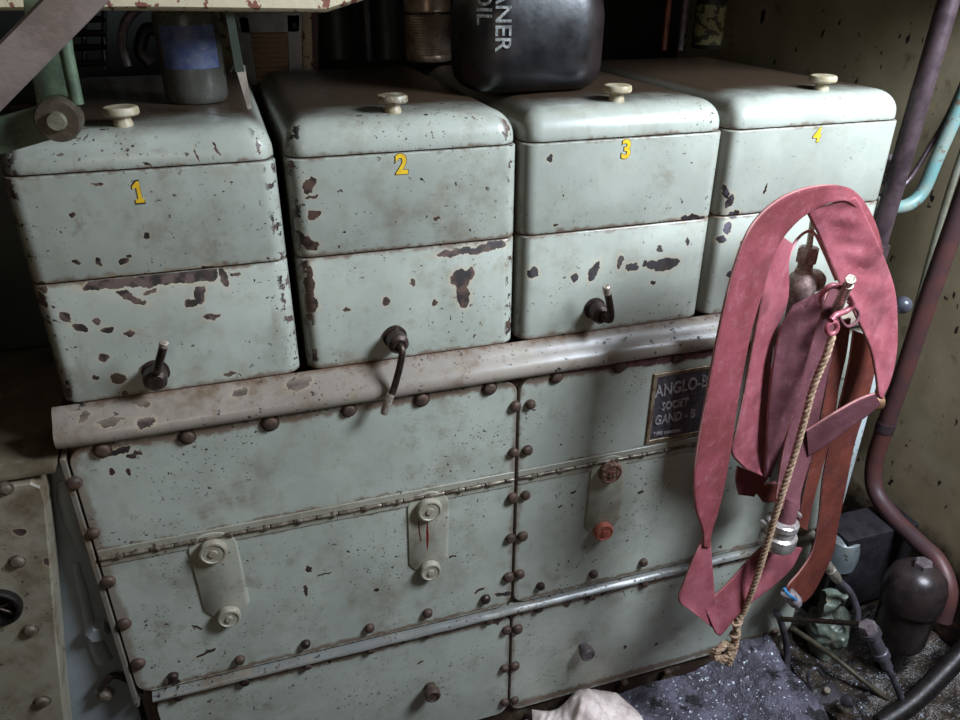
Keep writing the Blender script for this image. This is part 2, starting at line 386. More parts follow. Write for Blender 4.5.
# latch plates with two round caps
mlat = paint('latch_paint', (176,174,158), speck=.5, grime=.6, y=YP, streaks=[(427,535,2.2,33,-2,(120,32,20)),(419,530,1.3,27,3,(104,34,24))])
mcapr = metal('orange_lead_cap', (200,118,98), (172,92,76), .5, .05, 90, .001, .62, (190,150,130))
mcapb = metal('rust_pink_cap', (140,96,84), (104,66,54), .5, .05, 70, .002, .55, (178,168,150))
mcapc = metal('painted_cap', (164,158,142), (146,136,118), .45, .05, 70, .001, .62, (110,80,60))
def latch(key, tx, ty, bx, by, mats, lab=None):
    p, q = at(tx, ty, 1, YP-.008), at(bx, by, 1, YP-.008)
    bm = bmesh.new()
    w = .038
    out = []
    L = (p.z-q.z)
    cx = (p.x+q.x)/2
    for i in range(13):
        a = math.pi*i/12; out.append((p.x+w*math.cos(a), p.z+.004+w*.8*math.sin(a)))
    for x, z in ((q.x-w, q.z+.018), (q.x-w*.75, q.z+.004), (q.x-.012, q.z-.004), (q.x+.012, q.z-.004), (q.x+w*.75, q.z+.004), (q.x+w, q.z+.018)): out.append((x, z))
    cx = sum(o[0] for o in out)/len(out); cz = sum(o[1] for o in out)/len(out)
    sc_ = lambda f, y: [(cx+(x-cx)*f, y, cz+(z-cz)*f) for x, z in out]
    loft(bm, [sc_(1, YP+.001), sc_(1, YP-.002), sc_(.98, YP-.003)])
    pl = obj('latch_plate', bm, mlat, doors[key])
    for (c, r, m) in ((p, .0235, mats[0]), (q, .0205, mats[1])):
        bm = bmesh.new()
        cyl(bm, (c.x, YP-.004, c.z), (c.x, YP-.017, c.z), [(r, 0), (r, .7), (r*.93, .93), (r*.8, 1), (r*.74, .88), (r*.3, .86), (r*.28, 1.08), (.0005, 1.1)], 26)
        obj('latch_cap', bm, m, doors[key])
latch('ul', 213, 551, 229, 616, (mcapc, mcapc)); latch('ul', 429, 509, 430, 570, (mcapc, mcapc)); latch('ur', 610, 472, 603, 531, (mcapb, mcapr))
top_row = [(102,451),(187,438),(270,424),(349,411),(422,400),(490,389),(557,378),(620,367),(678,358)]
pairs = [(516,407),(531,405),(514,453),(528,451),(513,499),(526,496),(511,539),(523,537),(509,578),(520,575),(507,631),(518,630),(505,669),(515,667),(505,703),(515,701)]
flu = [(541,587),(486,600),(428,614),(370,629),(306,645),(240,661),(173,678),(594,575),(644,563)]
fld = [(539,609),(489,621),(429,634),(371,650),(308,666),(245,682),(179,697),(592,597),(645,584),(625,683),(668,673),(753,646),(775,633)]
left = [(74,484),(93,534),(108,583),(124,625),(138,665)]
for p in top_row: obj('bolt', bolt_bm(*p, r=.0125, h=.008), M_rust, crank)
for p in pairs: obj('bolt', bolt_bm(*p, r=.0108, h=.010, washer=False), M_rust, crank)
for p in flu+fld: obj('bolt', bolt_bm(*p, r=.0100, h=.011, washer=False), M_darkboss if random.random() < .4 else M_rust, crank)
for p in left: obj('bolt', bolt_bm(*p, r=.0115, h=.009, washer=False), M_rust, crank)
for px, py, m in ((433, 696, M_rust), (588, 655, metal('grey_plug', (92,86,90), (120,110,108), .5, .3, 90))):
    p = at(px, py, 1, YP-.026); bm = bmesh.new()
    cyl(bm, (p.x, YP, p.z), (p.x, YP-.030, p.z), [(.012, 0), (.012, .45), (.0165, .47), (.0165, .93), (.0145, 1), (.011, 1), (.0105, .94), (.0005, .92)], 20)
    obj('drain_plug', bm, m, crank)
# torn paint strip below the ledge on the right
bm = bmesh.new(); p0, p1 = at(560, 374, 1, YP-.002), at(716, 349, 1, YP-.002)
n = 40; up = []; lo = []
for i in range(n+1):
    t = i/n; x = p0.x+(p1.x-p0.x)*t; zt = 1.0172
    up.append((x, zt)); lo.append((x, zt-.004-.018*min(1, t*1.6)*(.75+.5*mnoise.noise(Vector((x*60, 0, 3))))))
out = up+lo[::-1]
loft(bm, [[(x, YP+.001, z) for x, z in out], [(x, YP-.0012, z) for x, z in out]])
obj('bare_strip', bm, metal('red_primer_strip', (104,70,68), (74,48,52), .45, .1, 50, .001, .62, (150,120,112)), crank)

for i_, (xa_, xb_, dep) in enumerate(((.10, .36, .007), (.36, .50, .016), (.50, .66, .013), (.66, 1.0, .009))):
    bm = bmesh.new(); up = []; lo = []
    for i in range(61):
        x = xa_+(xb_-xa_)*i/60; q = min(1, i/6, (60-i)/6)
        up.append((x, .4655)); lo.append((x, .4645-1.7*q*dep*max(.05, .55+1.3*mnoise.noise(Vector((x*45, 7, 0)))+.5*mnoise.noise(Vector((x*130, 3, 0))))))
    out = up+lo[::-1]
    loft(bm, [[(x, YP+.002, z) for x, z in out], [(x, YP-.0008, z) for x, z in out]])
    obj('bare_patch', bm, M_tear, crank)
# name plate
np_t = thing('maker_plate', at(672, 405, 1, YP), 'dark cast maker\'s plate with raised lettering in a tan frame', 'sign')
a, b = at(645, 443, 1, YP), at(653, 374, 1, YP)
px0, pz0, pz1 = (a.x+b.x)/2, a.z-.001, b.z+.001; px1 = px0+.135
mpl = metal('cast_plate_dark', (98,92,98), (74,68,72), .42, .35, 90, .001)
mtan = metal('plate_frame_tan', (156,138,114), (112,90,72), .42, .35, 60, .001)
bm = bmesh.new(); face_plate(bm, px0+.004, px1-.004, pz0+.004, pz1-.004, .002, YP-.0025, .0025); obj('plate_field', bm, mpl, np_t)
bm = bmesh.new()
for r in ((px0, px1, pz1-.008, pz1), (px0, px1, pz0, pz0+.008), (px0, px0+.008, pz0+.006, pz1-.006), (px1-.008, px1, pz0+.006, pz1-.006)):
    face_plate(bm, *r, .0015, YP-.0045, .0045, .001)
obj('plate_frame', bm, mtan, np_t)
mlet = metal('raised_letters', (206,202,204), (160,152,150), .4, .4, 120)
H_ = pz1-pz0
def pt(body, size, fx, fz, rot=0, sx=.8):
    M = Matrix.Translation((px0+fx, YP-.0036, pz0+fz*H_)) @ FRONT @ Matrix.Rotation(rot, 4, 'Z')
    lettering('plate_lettering', body, size, M, mlet, np_t, .0012, .0003, sx)
pt('ANGLO-B', .036, .063, .76, .05, .72); pt('SOCIET', .024, .054, .52, .03, .72); pt('GAND - B', .029, .058, .33, .02, .70)
pt('TYPE', .011, .024, .125)
bm = bmesh.new(); box(bm, px0+.038, px0+.075, YP-.0036, YP-.002, pz0+.10*H_, pz0+.14*H_); obj('stamping_strip', bm, mlet, np_t)

# ---------------------------------------------------------------- cylinder covers
HB = [(-.289,.056),(.068,.418),(.425,.784),(.790,1.150)]
ZB, ZM, ZL, ZT = 1.074, 1.264, 1.411, 1.460
LABS = ['pale green engine cover marked 1, heavily flaked, farthest left', 'pale green engine cover marked 2 with brown flaked patch and bent lever',
        'pale green engine cover marked 3, left of the hanging red hose top', 'pale green engine cover marked 4, brightest, behind the red hose']
CH = [
 [(195,153,1.2,7,16),(216,148,1.2,7,16),(259,147,1.2,7,16),(147,163,4,1.2,-30),(112,281,30,6,3),(150,278,34,7,3),(188,275,28,7,3),(208,270,10,6,0),(209,272,9,9,0),(131,296,16,4,-35),(150,290,9,3,20),(200,293,6,11,-15),(191,302,7,5,0),(212,315,8,4,0),(224,275,4,11,5),(235,273,5,2,0),
  (80,326,8,4,-25),(66,315,4,7,20),(107,327,7,4,0),(97,320,4,3,0),(104,356,6,4,0),(118,377,7,7,0),(125,391,4,3,0),(128,331,4,3,0),(146,235,4,3,30),(124,260,5,4,0),(99,260,3,5,0),(128,254,3,3,0),(77,260,3,3,0),(229,371,7,3,0),(95,375,4,3,0),(42,285,4,7,0),(40,298,5,9,20),(48,345,3,4,0),(72,213,3,3,0),(98,183,5,2,0)],
 [(461,277,12,12,0),(463,293,9,16,8),(470,272,5,9,0),(310,283,5,22,0),(311,302,7,12,0),(455,250,22,4,3),(480,247,22,5,3),(495,243,14,6,0),(386,299,5,6,0),(300,237,5,8,0),(310,242,10,6,-30),(311,181,6,6,0),(314,213,7,5,0),(307,186,4,7,0),(437,217,4,2,-30),(435,300,4,4,0),(347,307,4,3,0),(412,281,3,5,20),(311,195,7,2,0)],
 [(533,271,8,7,0),(594,269,6,14,-25),(574,276,6,7,0),(620,260,4,9,0),(633,265,9,6,0),(652,263,9,6,0),(665,263,15,10,0),(672,261,10,7,0),(645,261,3,4,0),(660,247,3,4,0),(690,216,14,4,0),(700,215,6,3,0),(556,224,4,2,0),(688,240,3,6,0),(550,157,4,5,0),(652,280,4,3,0)],
 [(727,190,4,9,20),(730,200,5,10,-15),(733,212,9,5,0),(728,226,5,8,0),(722,238,7,6,0),(742,245,4,10,20),(738,262,6,18,10),(720,212,3,4,0),(723,176,3,4,0),(766,187,2,6,0),(731,272,6,4,0)]]
BRN = [(96,78,72),(86,64,54),(56,50,52),(78,70,82)]
def knob(parent, px, py, dark):
    p = at(px, py, 2, ZT); x, y = p.x, max(p.y, .045)
    bm = bmesh.new()
    cyl(bm, (x, y, ZT-.004), (x, y, ZT+.018), [(.0125, 0), (.0125, .35), (.0108, .5), (.0100, .95), (.012, 1)], 24)
    st = obj('knob_stem', bm, M_cream, parent)
    bm = bmesh.new()
    cyl(bm, (x, y, ZT+.012), (x, y, ZT+.025), [(.014, 0), (.0215, .14), (.023, .3), (.023, .72), (.0215, .92), (.019, 1), (.016, .95), (.0005, .93)], 32)
    o = obj('knob_cap', bm, M_cream if not dark else metal('stained_knob', (150,144,122), (96,70,48), .45, 0, 60, .0004, .55, (62,44,32)), parent)
def boss_lever(parent, k):
    bp = [(155,377),(397,341),(599,312)][k]; c = at(*bp, 1, -.018)
    bm = bmesh.new()
    cyl(bm, (c.x, .001, c.z), (c.x+.001, -.034, c.z-.002), [(.020, 0), (.020, .1), (.016, .14), (.0175, .5), (.0165, .85), (.011, 1)], 24)
    lumps(bm, .0012, 90, k); obj('lever_boss', bm, M_darkboss, parent)
    if k == 0: path = [at(156,374,1,-.026), at(158,366,1,-.044), at(162,352,1,-.052), at(164,343,1,-.056)]
    elif k == 1: path = [at(397,343,1,-.026), at(402,350,1,-.040), at(400,366,1,-.044), at(394,388,1,-.047), at(390,397,1,-.05)]
    else: path = [at(600,314,1,-.026), at(608,320,1,-.040), at(611,316,1,-.046), at(609,300,1,-.05), at(606,287,1,-.054)]
    bm = bmesh.new(); tube(bm, smooth_path(path, 6), .0062 if k != 1 else .0058, 14); lv = obj('lever', bm, M_darksteel, parent)
    bm = bmesh.new()
    if k == 1: a, b = at(391,394,1,-.05), at(384,413,1,-.054)
    else: b = path[-1]; a = b+(path[-2]-b).normalized()*(.006 if k == 0 else .014)
    d = (b-a).normalized()*.002; cyl(bm, a, b+d, [(.0066, 0), (.0066, .9), (.0052, 1)], 16); obj('lever_tip', bm, M_steel, lv)
for k, (x0, x1) in enumerate(HB):
    t = thing('cylinder_cover', ((x0+x1)/2, .25, ZB), LABS[k], 'engine cover', 'numbered covers on the engine')
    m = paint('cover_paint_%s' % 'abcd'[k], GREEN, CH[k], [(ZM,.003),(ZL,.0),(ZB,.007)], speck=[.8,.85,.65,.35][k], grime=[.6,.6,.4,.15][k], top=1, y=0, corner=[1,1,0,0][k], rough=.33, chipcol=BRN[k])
    r = .024
    bm = bmesh.new(); plan_loft(bm, x0, x1, 0, .64, r, [(.003, ZB), (0, ZB+.004), (0, ZM-.0042), (.0012, ZM-.0024), (.005, ZM-.0016)]); obj('lower_casing', bm, m, t)
    bm = bmesh.new(); plan_loft(bm, x0, x1, 0, .64, r, [(.005, ZM+.0002), (.001, ZM+.0010), (0, ZM+.003), (0, ZL-.0036), (.001, ZL-.0022), (.005, ZL-.0014)]); obj('upper_casing', bm, m, t)
    R_ = .040
    prof = [(.005, ZL+.0002), (.0015, ZL+.001), (.0008, ZL+.003), (.001, ZT-R_)]+[(.001+R_*(1-math.cos(math.radians(a))), ZT-R_+R_*math.sin(math.radians(a))) for a in range(10, 91, 10)]+[(.08, ZT+.0025), (.12, ZT+.003)]
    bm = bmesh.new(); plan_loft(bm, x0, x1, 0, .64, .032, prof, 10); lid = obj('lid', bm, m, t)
    bm = bmesh.new(); plan_loft(bm, x0+.004, x1-.004, .0045, .636, r-.004, [(0, ZM-.003), (0, ZM+.003)]); plan_loft(bm, x0+.005, x1-.005, .005, .635, r-.004, [(0, ZL-.003), (0, ZL+.003)])
    obj('joint_gasket', bm, M_gap, t)
    knob(lid, *[(122,129),(398,116),(629,105),(821,90)][k], k == 1)
    if k < 3: boss_lever(t, k)
    c = at(*[(138.5,192),(401.5,165),(626,150),(817,135.5)][k], 1, 0)
    M = Matrix.Translation((c.x, -.0004, c.z)) @ FRONT
    nm = '1234'[k]; sz = .040 if k < 3 else .032
    if k == 0:      # serifed 1
        pts = [(x*.85, z) for x, z in [(-.0065,-.0145),(.0065,-.0145),(.0065,-.0095),(.0035,-.0095),(.0035,.0145),(-.0005,.0145),(-.0075,.0085),(-.0075,.0045),(-.002,.0065),(-.002,-.0095),(-.0065,-.0095)]]
        for nm_, mat_, g_, yy in (('number_outline', M_outline, 1.14, -.0007), ('painted_number', M_yellow, 1, -.0012)):
            bm = bmesh.new(); loft(bm, [[(c.x+x*g_+(g_-1)*.0, 0, c.z+z*g_) for x, z in pts], [(c.x+x*g_, yy, c.z+z*g_) for x, z in pts]]); obj(nm_, bm, mat_, t)
        continue
    lettering('number_outline', nm, sz, M, M_outline, t, .0003, .0019, .95)
    lettering('painted_number', nm, sz, Matrix.Translation((0, -.0005, 0)) @ M, M_yellow, t, .0003, .0012, .92)

# ---------------------------------------------------------------- red hose
def ribbon(name, rows, mat, parent, th=.0028, n=8, bead=.0016, wav=.0):
    L = [at(r[0], r[1], 1, r[4]) for r in rows]; Rr = [at(r[2], r[3], 1, r[5]) for r in rows]
    L = smooth_path(L, n); Rr = smooth_path(Rr, n); N = len(L); K = 10
    us = [-1, -.97, -.9, -.6, -.3, 0, .3, .6, .9, .97, 1]
    bm = bmesh.new(); rings = []; prev = None
    for i in range(N):
        c = (L[i]+Rr[i])/2; ac = (Rr[i]-L[i])/2
        a_, b_ = max(i-1, 0), min(i+1, N-1)
        T = ((L[b_]+Rr[b_])-(L[a_]+Rr[a_])).normalized()
        nr = T.cross(ac).normalized()
        if prev is not None and nr.dot(prev) < 0: nr = -nr
        prev = nr
        w = ac.length
        pts = []
        def h(u):
            base = th*(1-abs(u)**4)**.5 if abs(u) < 1 else 0
            bd = bead if .88 < abs(u) < 1 else 0
            return base*(.9)+bd+wav*(.5+.5*math.cos(3*u))*mnoise.noise(Vector((c.x*25, c.z*25, u)))
        for u in us: pts.append(c+ac*u+nr*h(u))
        for u in us[-2:0:-1]: pts.append(c+ac*u-nr*h(u))
        rings.append(pts)
    nf = 0
    loft(bm, rings); bm.faces.ensure_lookup_table()
    for i, f in enumerate(bm.faces):
        if i < (N-1)*20 and i % 20 in (0, 19, 9, 10): f.material_index = 1
    return obj(name, bm, [mat, M_selv], parent, 60)
MH1 = rubber('faded_red_hose', (112,52,54), (130,62,70), .25); MH2 = rubber('pink_hose', (154,84,92), (134,66,74), .3)
MH3 = rubber('maroon_hose', (96,56,62), (112,68,74), .2); MH4 = rubber('brown_red_hose', (112,54,42), (92,44,36), .1)
M_selv = rubber('hose_selvedge', (176,124,118), (150,92,90), .3)
hose = thing('fire_hose', at(790, 540, 1, -.12), 'faded red flat canvas hose looped and hung in front of cover 4', 'hose')
def H(rows, m, **kw): return ribbon('hose_loop', rows, m, hose, **kw)
# S5 right-hand fall, hung from inside the arch
H([(806,212,856,197,-.15,-.145),(812,224,864,212,-.14,-.135),(819,238,876,238,-.13,-.13),(829,262,887,265,-.13,-.12),(842,290,895,292,-.135,-.12),(856,318,897,322,-.14,-.12),(869,346,896,352,-.145,-.13),(875,372,890,380,-.15,-.14),(878,396,881,399,-.155,-.15)], MH2, wav=.007)
# S2: fall just behind the front one
H([(776,232,792,244,-.16,-.13),(768,255,788,262,-.16,-.13),(760,300,787,300,-.155,-.12),(752,345,773,340,-.145,-.11),(744,390,769,396,-.145,-.11),(736,430,766,440,-.145,-.11),(731,452,766,472,-.14,-.12),(744,468,768,478,-.135,-.125)], MH2)
# S3: maroon fold over the valve
H([(792,306,830,286,-.115,-.14),(780,328,822,308,-.125,-.15),(773,360,808,352,-.135,-.15),(768,400,800,392,-.135,-.145),(766,436,788,426,-.135,-.14),(765,460,778,456,-.132,-.135),(764,477,770,476,-.13,-.13)], MH3, wav=.006)
# S4: down into the coupling
H([(829,288,850,288,-.13,-.125),(818,320,838,322,-.135,-.13),(806,360,829,365,-.14,-.135),(794,405,820,410,-.14,-.135),(783,450,812,452,-.145,-.135),(777,488,801,490,-.165,-.15),(775,508,799,510,-.18,-.165)], MH3)
# S6 / S7 rusty falls behind
H([(836,322,850,318,-.10,-.09),(832,350,846,352,-.10,-.09),(826,385,838,388,-.10,-.09),(820,420,833,425,-.10,-.09),(810,462,822,466,-.10,-.09),(803,495,813,500,-.10,-.09),(797,525,806,530,-.10,-.09)], MH4)
H([(853,330,880,340,-.09,-.075),(848,365,874,372,-.09,-.075),(840,400,866,405,-.09,-.075),(830,440,854,444,-.09,-.075),(822,480,846,484,-.085,-.07),(818,520,838,524,-.08,-.065),(812,550,833,552,-.08,-.065),(800,570,822,576,-.085,-.07),(788,584,812,594,-.09,-.075),(786,592,804,602,-.09,-.08)], MH4)
# strap crossing back from the tip of the right fall
H([(874,393,880,404,-.155,-.15),(858,399,866,416,-.155,-.15),(838,410,846,430,-.155,-.15),(820,421,824,446,-.15,-.145),(806,430,808,456,-.145,-.14)], MH3)
# scraps behind, at the bottom of the maroon fold
H([(737,466,768,478,-.09,-.10),(735,480,762,486,-.09,-.10),(738,494,754,496,-.09,-.10)], MH1)
H([(752,486,762,500,-.085,-.09),(762,484,768,502,-.09,-.095),(776,482,778,500,-.09,-.09)], MH4, th=.008)
# S1 front fall, pinched near the bottom
H([(882,252,878,256,-.10,-.11),(876,228,870,234,-.105,-.12),(866,206,858,212,-.12,-.135),(853,191,847,202,-.135,-.15),(838,185,834,202,-.15,-.155),(820,185,820,206,-.165,-.155),(800,189,806,214,-.18,-.16),(778,199,794,224,-.19,-.165),(758,216,781,240,-.195,-.165),(744,238,771,262,-.2,-.17),(732,272,762,292,-.2,-.17),(722,312,752,326,-.2,-.17),(713,355,744,364,-.2,-.17),(705,400,737,404,-.2,-.17),(697,445,731,445,-.2,-.17),(693,480,725,480,-.2,-.17),(695,508,718,510,-.195,-.17),(702,530,711,532,-.185,-.175),(703,546,709,547,-.185,-.18)], MH1)
H([(702,540,710,541,-.18,-.175),(694,556,711,556,-.185,-.175),(684,580,713,576,-.19,-.175),(678,600,715,600,-.19,-.175),(690,610,718,632,-.19,-.18)], MH2)
H([(700,598,716,634,-.178,-.19),(712,596,722,634,-.172,-.19),(728,582,742,610,-.17,-.185),(744,564,768,590,-.165,-.17),(758,549,790,570,-.16,-.155),(764,545,802,548,-.155,-.145)], MH2)
# thin inner edge draped over the hex nut
bm = bmesh.new(); tube(bm, smooth_path([at(786,300,1,-.11), at(786,270,1,-.115), at(793,246,1,-.115), at(804,233,1,-.10), at(814,233,1,-.10), at(824,252,1,-.11), at(836,280,1,-.12)], 6), .0026, 8)
obj('hose_edge', bm, rubber('pale_pink_edge', (214,150,156), (190,120,126)), hose)
# small loop beside the hook
bm = bmesh.new(); tube(bm, smooth_path([at(845,300,1,-.15), at(838,312,1,-.158), at(846,326,1,-.16), at(856,322,1,-.155), at(858,312,1,-.15), at(848,302,1,-.15)], 6), .0028, 8)
obj('hose_edge', bm, MH3, hose)
# chrome coupling
mch = metal('worn_chrome', (206,200,196), (160,148,142), .25, .55, 60, .0006)
a = at(783, 521, 1, -.178); b = at(776, 543, 1, -.178); d = (b-a).normalized(); a2 = a-d*.003; b2 = b+d*.002
bm = bmesh.new(); cyl(bm, a2, b2, [(.028, 0), (.031, .04), (.031, .22), (.029, .26), (.029, .5), (.035, .56), (.036, .9), (.034, 1), (.027, 1), (.027, .02)], 36)
coup = obj('coupling', bm, mch, hose)
bm = bmesh.new()
u = d.orthogonal().normalized()
for q, (x_, y_) in enumerate(((799,515),(764,524),(790,540))):
    c = at(x_, y_, 1, -.178-.02*(q == 2)); cyl(bm, c+Vector((0,.008,0)), c-Vector((0,.006,0)), [(.005, 0), (.005, .7), (.003, 1)], 12)
obj('coupling_lug', bm, mch, coup)
bm = bmesh.new(); tube(bm, [at(792,500,1,-.172), at(787,512,1,-.176), at(783,530,1,-.178)], [.014,.019,.020], 20); obj('hose_neck', bm, MH3, hose)
# blue and white wrap on the hose end
bm = bmesh.new(); cyl(bm, at(786,592,1,-.09), at(797,603,1,-.095), [(.013, 0), (.0155, .1), (.0155, .9), (.013, 1)], 20); lumps(bm, .002, 60)
obj('end_binding', bm, metal('grimy_white_tape', (170,160,162), (120,104,104), .5, .1, 60), hose)
bm = bmesh.new(); c = at(789,592,1,-.112); tube(bm, smooth_path([at(784,588,1,-.104), at(788,594,1,-.112), at(796,600,1,-.112)], 4), .0035, 10)
obj('blue_tie', bm, metal('blue_tape', (70,150,200), (50,110,160), .4, 0, 60), hose)

# valve with hex union behind the hose
mvb = metal('valve_bronze', (160,134,128), (122,98,92), .45, .4, 60, .002, .6, (70,48,44))
mvh = metal('hex_union', (178,148,142), (130,98,88), .4, .4, 60, .002)
V0 = at(806, 262, 1, -.085); vt = thing('hex_union_valve', at(800, 330, 1, -.085), 'brown bronze valve with hexagonal union under the hose arch', 'valve')
VZ = Vector((0, 0, 1))
bm = bmesh.new(); c = V0-VZ*.036
cyl(bm, c-VZ*.10, c+VZ*.018, [(.016, 0), (.016, .5), (.024, .62), (.026, .8), (.022, .93), (.015, 1)], 24)
cyl(bm, c-VZ*.004, c-VZ*.004+Vector((.05, .012, -.002)), [(.018, 0), (.021, .4), (.021, .75), (.013, 1)], 24)
cyl(bm, c-VZ*.03, c-VZ*.03+Vector((0, .075, 0)), [(.016, 0), (.016, .5), (.016, 1)], 20)
obj('valve_body', bm, mvb, vt)
bm = bmesh.new(); cyl(bm, V0-VZ*.019, V0-VZ*.012, [(.017, 0), (.017, .9), (.015, 1)], 6); cyl(bm, V0-VZ*.012, V0, [(.013, 0), (.013, 1)], 20); obj('lock_nut', bm, mvh, vt)
bm = bmesh.new(); cyl(bm, V0-VZ*.0, V0+VZ*.028, [(.0165, 0), (.019, .06), (.019, .86), (.014, 1)], 6); obj('hex_nut', bm, mvh, vt)
bm = bmesh.new(); p = V0+VZ*.028; q = at(815, 203, 1, -.075); cyl(bm, p-VZ*.002, q, [(.0055, 0), (.0045, 1)], 14)
cyl(bm, q-Vector((.004,0,0)), q+Vector((.014, -.002, .001)), [(.005, 0), (.006, .5), (.004, 1)], 12); obj('valve_stem', bm, M_steel, vt)
# steel peg that carries the hook
bm = bmesh.new(); tube(bm, [at(822,326,1,-.01), at(828,320,1,-.08), at(834,314,1,-.14)], .007, 12); cyl(bm, at(833,315,1,-.13), at(851,279,1,-.205), [(.0085, 0), (.0085, .86), (.0068, .862), (.0068, .95), (.0082, .952), (.0082, 1)], 18)
single('steel_peg', bm, M_steel, 'bright round steel peg poking up through the red hose hook', 'peg')

# rope with hook
rope = thing('rope', at(738, 640, 1, -.16), 'tan twisted rope hanging over the red hose, frayed knot at its end', 'rope')
rp = smooth_path([at(832,336,1,-.175), at(826,356,1,-.18), at(814,385,1,-.18), at(803,425,1,-.185), at(793,460,1,-.19), at(780,500,1,-.195), at(768,540,1,-.195), at(756,580,1,-.195), at(746,606,1,-.19), at(740,618,1,-.185)], 14)
def twist(bm, path, R0, r0, pitch, strands=3, seg=7):
    n = len(path)
    for s in range(strands):
        pts = []; L = 0
        for i, p in enumerate(path):
            if i: L += (p-path[i-1]).length
            T = (path[min(i+1, n-1)]-path[max(i-1, 0)]).normalized(); u = T.orthogonal().normalized()
            u = (Vector((1, 0, .2))-T*T.dot(Vector((1, 0, .2)))).normalized(); w = T.cross(u); a = 2*math.pi*(L/pitch+s/strands)
            pts.append(p+(u*math.cos(a)+w*math.sin(a))*R0)
        tube(bm, pts, r0, seg)
def dense(path, step=.003):
    out = [path[0]]
    for a, b in zip(path, path[1:]):
        n = max(1, int((b-a).length/step))
        for i in range(1, n+1): out.append(a.lerp(b, i/n))
    return out
mrope = metal('tan_rope', (176,148,122), (138,108,86), .8, 0, 120, .002, .64, (92,70,56))
bm = bmesh.new(); twist(bm, dense(rp), .0035, .0036, .030); obj('rope_strand', bm, mrope, rope)
bm = bmesh.new()
twist(bm, dense(smooth_path([at(742,612,1,-.185), at(738,622,1,-.188), at(736,634,1,-.188), at(734,648,1,-.185), at(728,664,1,-.185)], 6)), .0045, .0045, .02)
c = at(722, 652, 1, -.19)
ring = [c+Vector((.021*math.cos(a), .004*math.sin(2*a), .019*math.sin(a))) for a in [2*math.pi*i/24 for i in range(25)]]
twist(bm, dense(ring), .004, .0048, .02)
for i in range(7):
    a = random.uniform(0, 6.28); p = c+Vector((.023*math.cos(a), 0, .021*math.sin(a)))
    tube(bm, [p, p+Vector((.01*math.cos(a), random.uniform(-.008, .004), .01*math.sin(a)-.004))], [.002, .0006], 5)
for k_ in range(3):
    c2 = at(*((737,622),(735,634),(733,645))[k_], 1, -.188); ring = [c2+Vector((.0085*math.cos(a), .008*math.sin(a), .003*math.cos(a))) for a in [2*math.pi*i/14 for i in range(15)]]; tube(bm, ring, .003, 7)
lumps(bm, .0018, 70); obj('rope_knot', bm, mrope, rope)
hk = smooth_path([at(820,303,1,-.165), at(822,294,1,-.172), at(831,286,1,-.178), at(842,288,1,-.178), at(850,296,1,-.175), at(852,305,1,-.172), at(846,311,1,-.172), at(836,315,1,-.175), at(831,320,1,-.178)], 8)
bm = bmesh.new(); tube(bm, hk, [.0022+.0030*min(1, i/14) for i in range(len(hk))], 12)
c = at(832, 328, 1, -.178); ring = [c+Vector((.0105*math.cos(a), .002*math.sin(a), .0105*math.sin(a))) for a in [2*math.pi*i/24 for i in range(25)]]; tube(bm, ring, .0044, 10)
obj('hook', bm, metal('pink_red_enamel', (168,96,104), (132,66,74), .35, .1, 50), rope)

# ---------------------------------------------------------------- pipes at right
mp1 = metal('purple_brown_pipe', (80,64,68), (58,46,50), .4, .35, 30, .001); mp2 = metal('turquoise_pipe', (98,134,132), (124,134,124), .4, .05, 18, .001, .56, (104,88,74))
mp3 = metal('off_white_pipe', (166,166,150), (140,134,112), .45, .05, 14, .001, .6, (96,76,60)); mp4 = metal('red_brown_pipe', (96,58,54), (76,54,56), .45, .1, 10, .001)
mgr = metal('gray_cast', (126,114,116), (92,80,80), .5, .3, 40)
t = thing('vertical_pipe', (1.18, .03, .9), 'purplish brown vertical pipe right of cover 4 with a collar', 'pipe')
bm = bmesh.new(); tube(bm, [(1.183+(z-.9)*.045,.03,z) for z in (.94, 1.15, 1.4, 1.65, 1.9)], .0182, 20); obj('pipe_run', bm, mp1, t)
bm = bmesh.new(); cyl(bm, (1.193,.03,1.12), (1.195,.03,1.165), [(.0235, 0), (.0235, .35), (.021, .4), (.0235, .45), (.0235, 1)], 20); obj('pipe_collar', bm, mp1, t)
bm = bmesh.new(); tube(bm, smooth_path([at(855,186,1,.07), at(880,205,1,.08), at(905,206,1,.08), at(922,192,1,.08), at(936,160,1,.08), at(960,105,1,.08), at(985,40,1,.08)], 8), .0135, 16)
single('bent_pipe', bm, mp2, 'turquoise pipe curving behind the purplish vertical pipe', 'pipe')
bm = bmesh.new(); tube(bm, smooth_path([at(880,196,1,.09), at(905,184,1,.10), at(928,150,1,.10), at(948,115,1,.10), at(968,70,1,.10)], 8), .005, 10)
single('thin_cable', bm, mp1, 'thin dark pipe running beside the turquoise pipe', 'pipe')
bm = bmesh.new(); tube(bm, smooth_path([at(985,90,0,1.535), at(950,190,0,1.535), at(923,285,0,1.535), at(900,375,0,1.54), at(880,440,0,1.545)], 6), .0080, 14)
single('white_pipe', bm, mp3, 'slim off-white pipe between the vertical pipe and red-brown pipe', 'pipe')
t = thing('drain_pipe', at(880,470,0,1.49), 'red-brown pipe along the olive wall, bending towards the black canister', 'pipe')
bm = bmesh.new(); tube(bm, smooth_path([at(990,125,0,1.5), at(958,215,0,1.5), at(928,300,0,1.5), at(903,375,0,1.5), at(884,430,0,1.5), at(874,465,0,1.5), at(876,492,0,1.5), at(893,517,0,1.5), at(918,542,0,1.5), at(938,562,0,1.5), at(948,590,0,1.49), at(942,620,0,1.48)], 8), .0215, 20)
obj('pipe_run', bm, mp4, t)
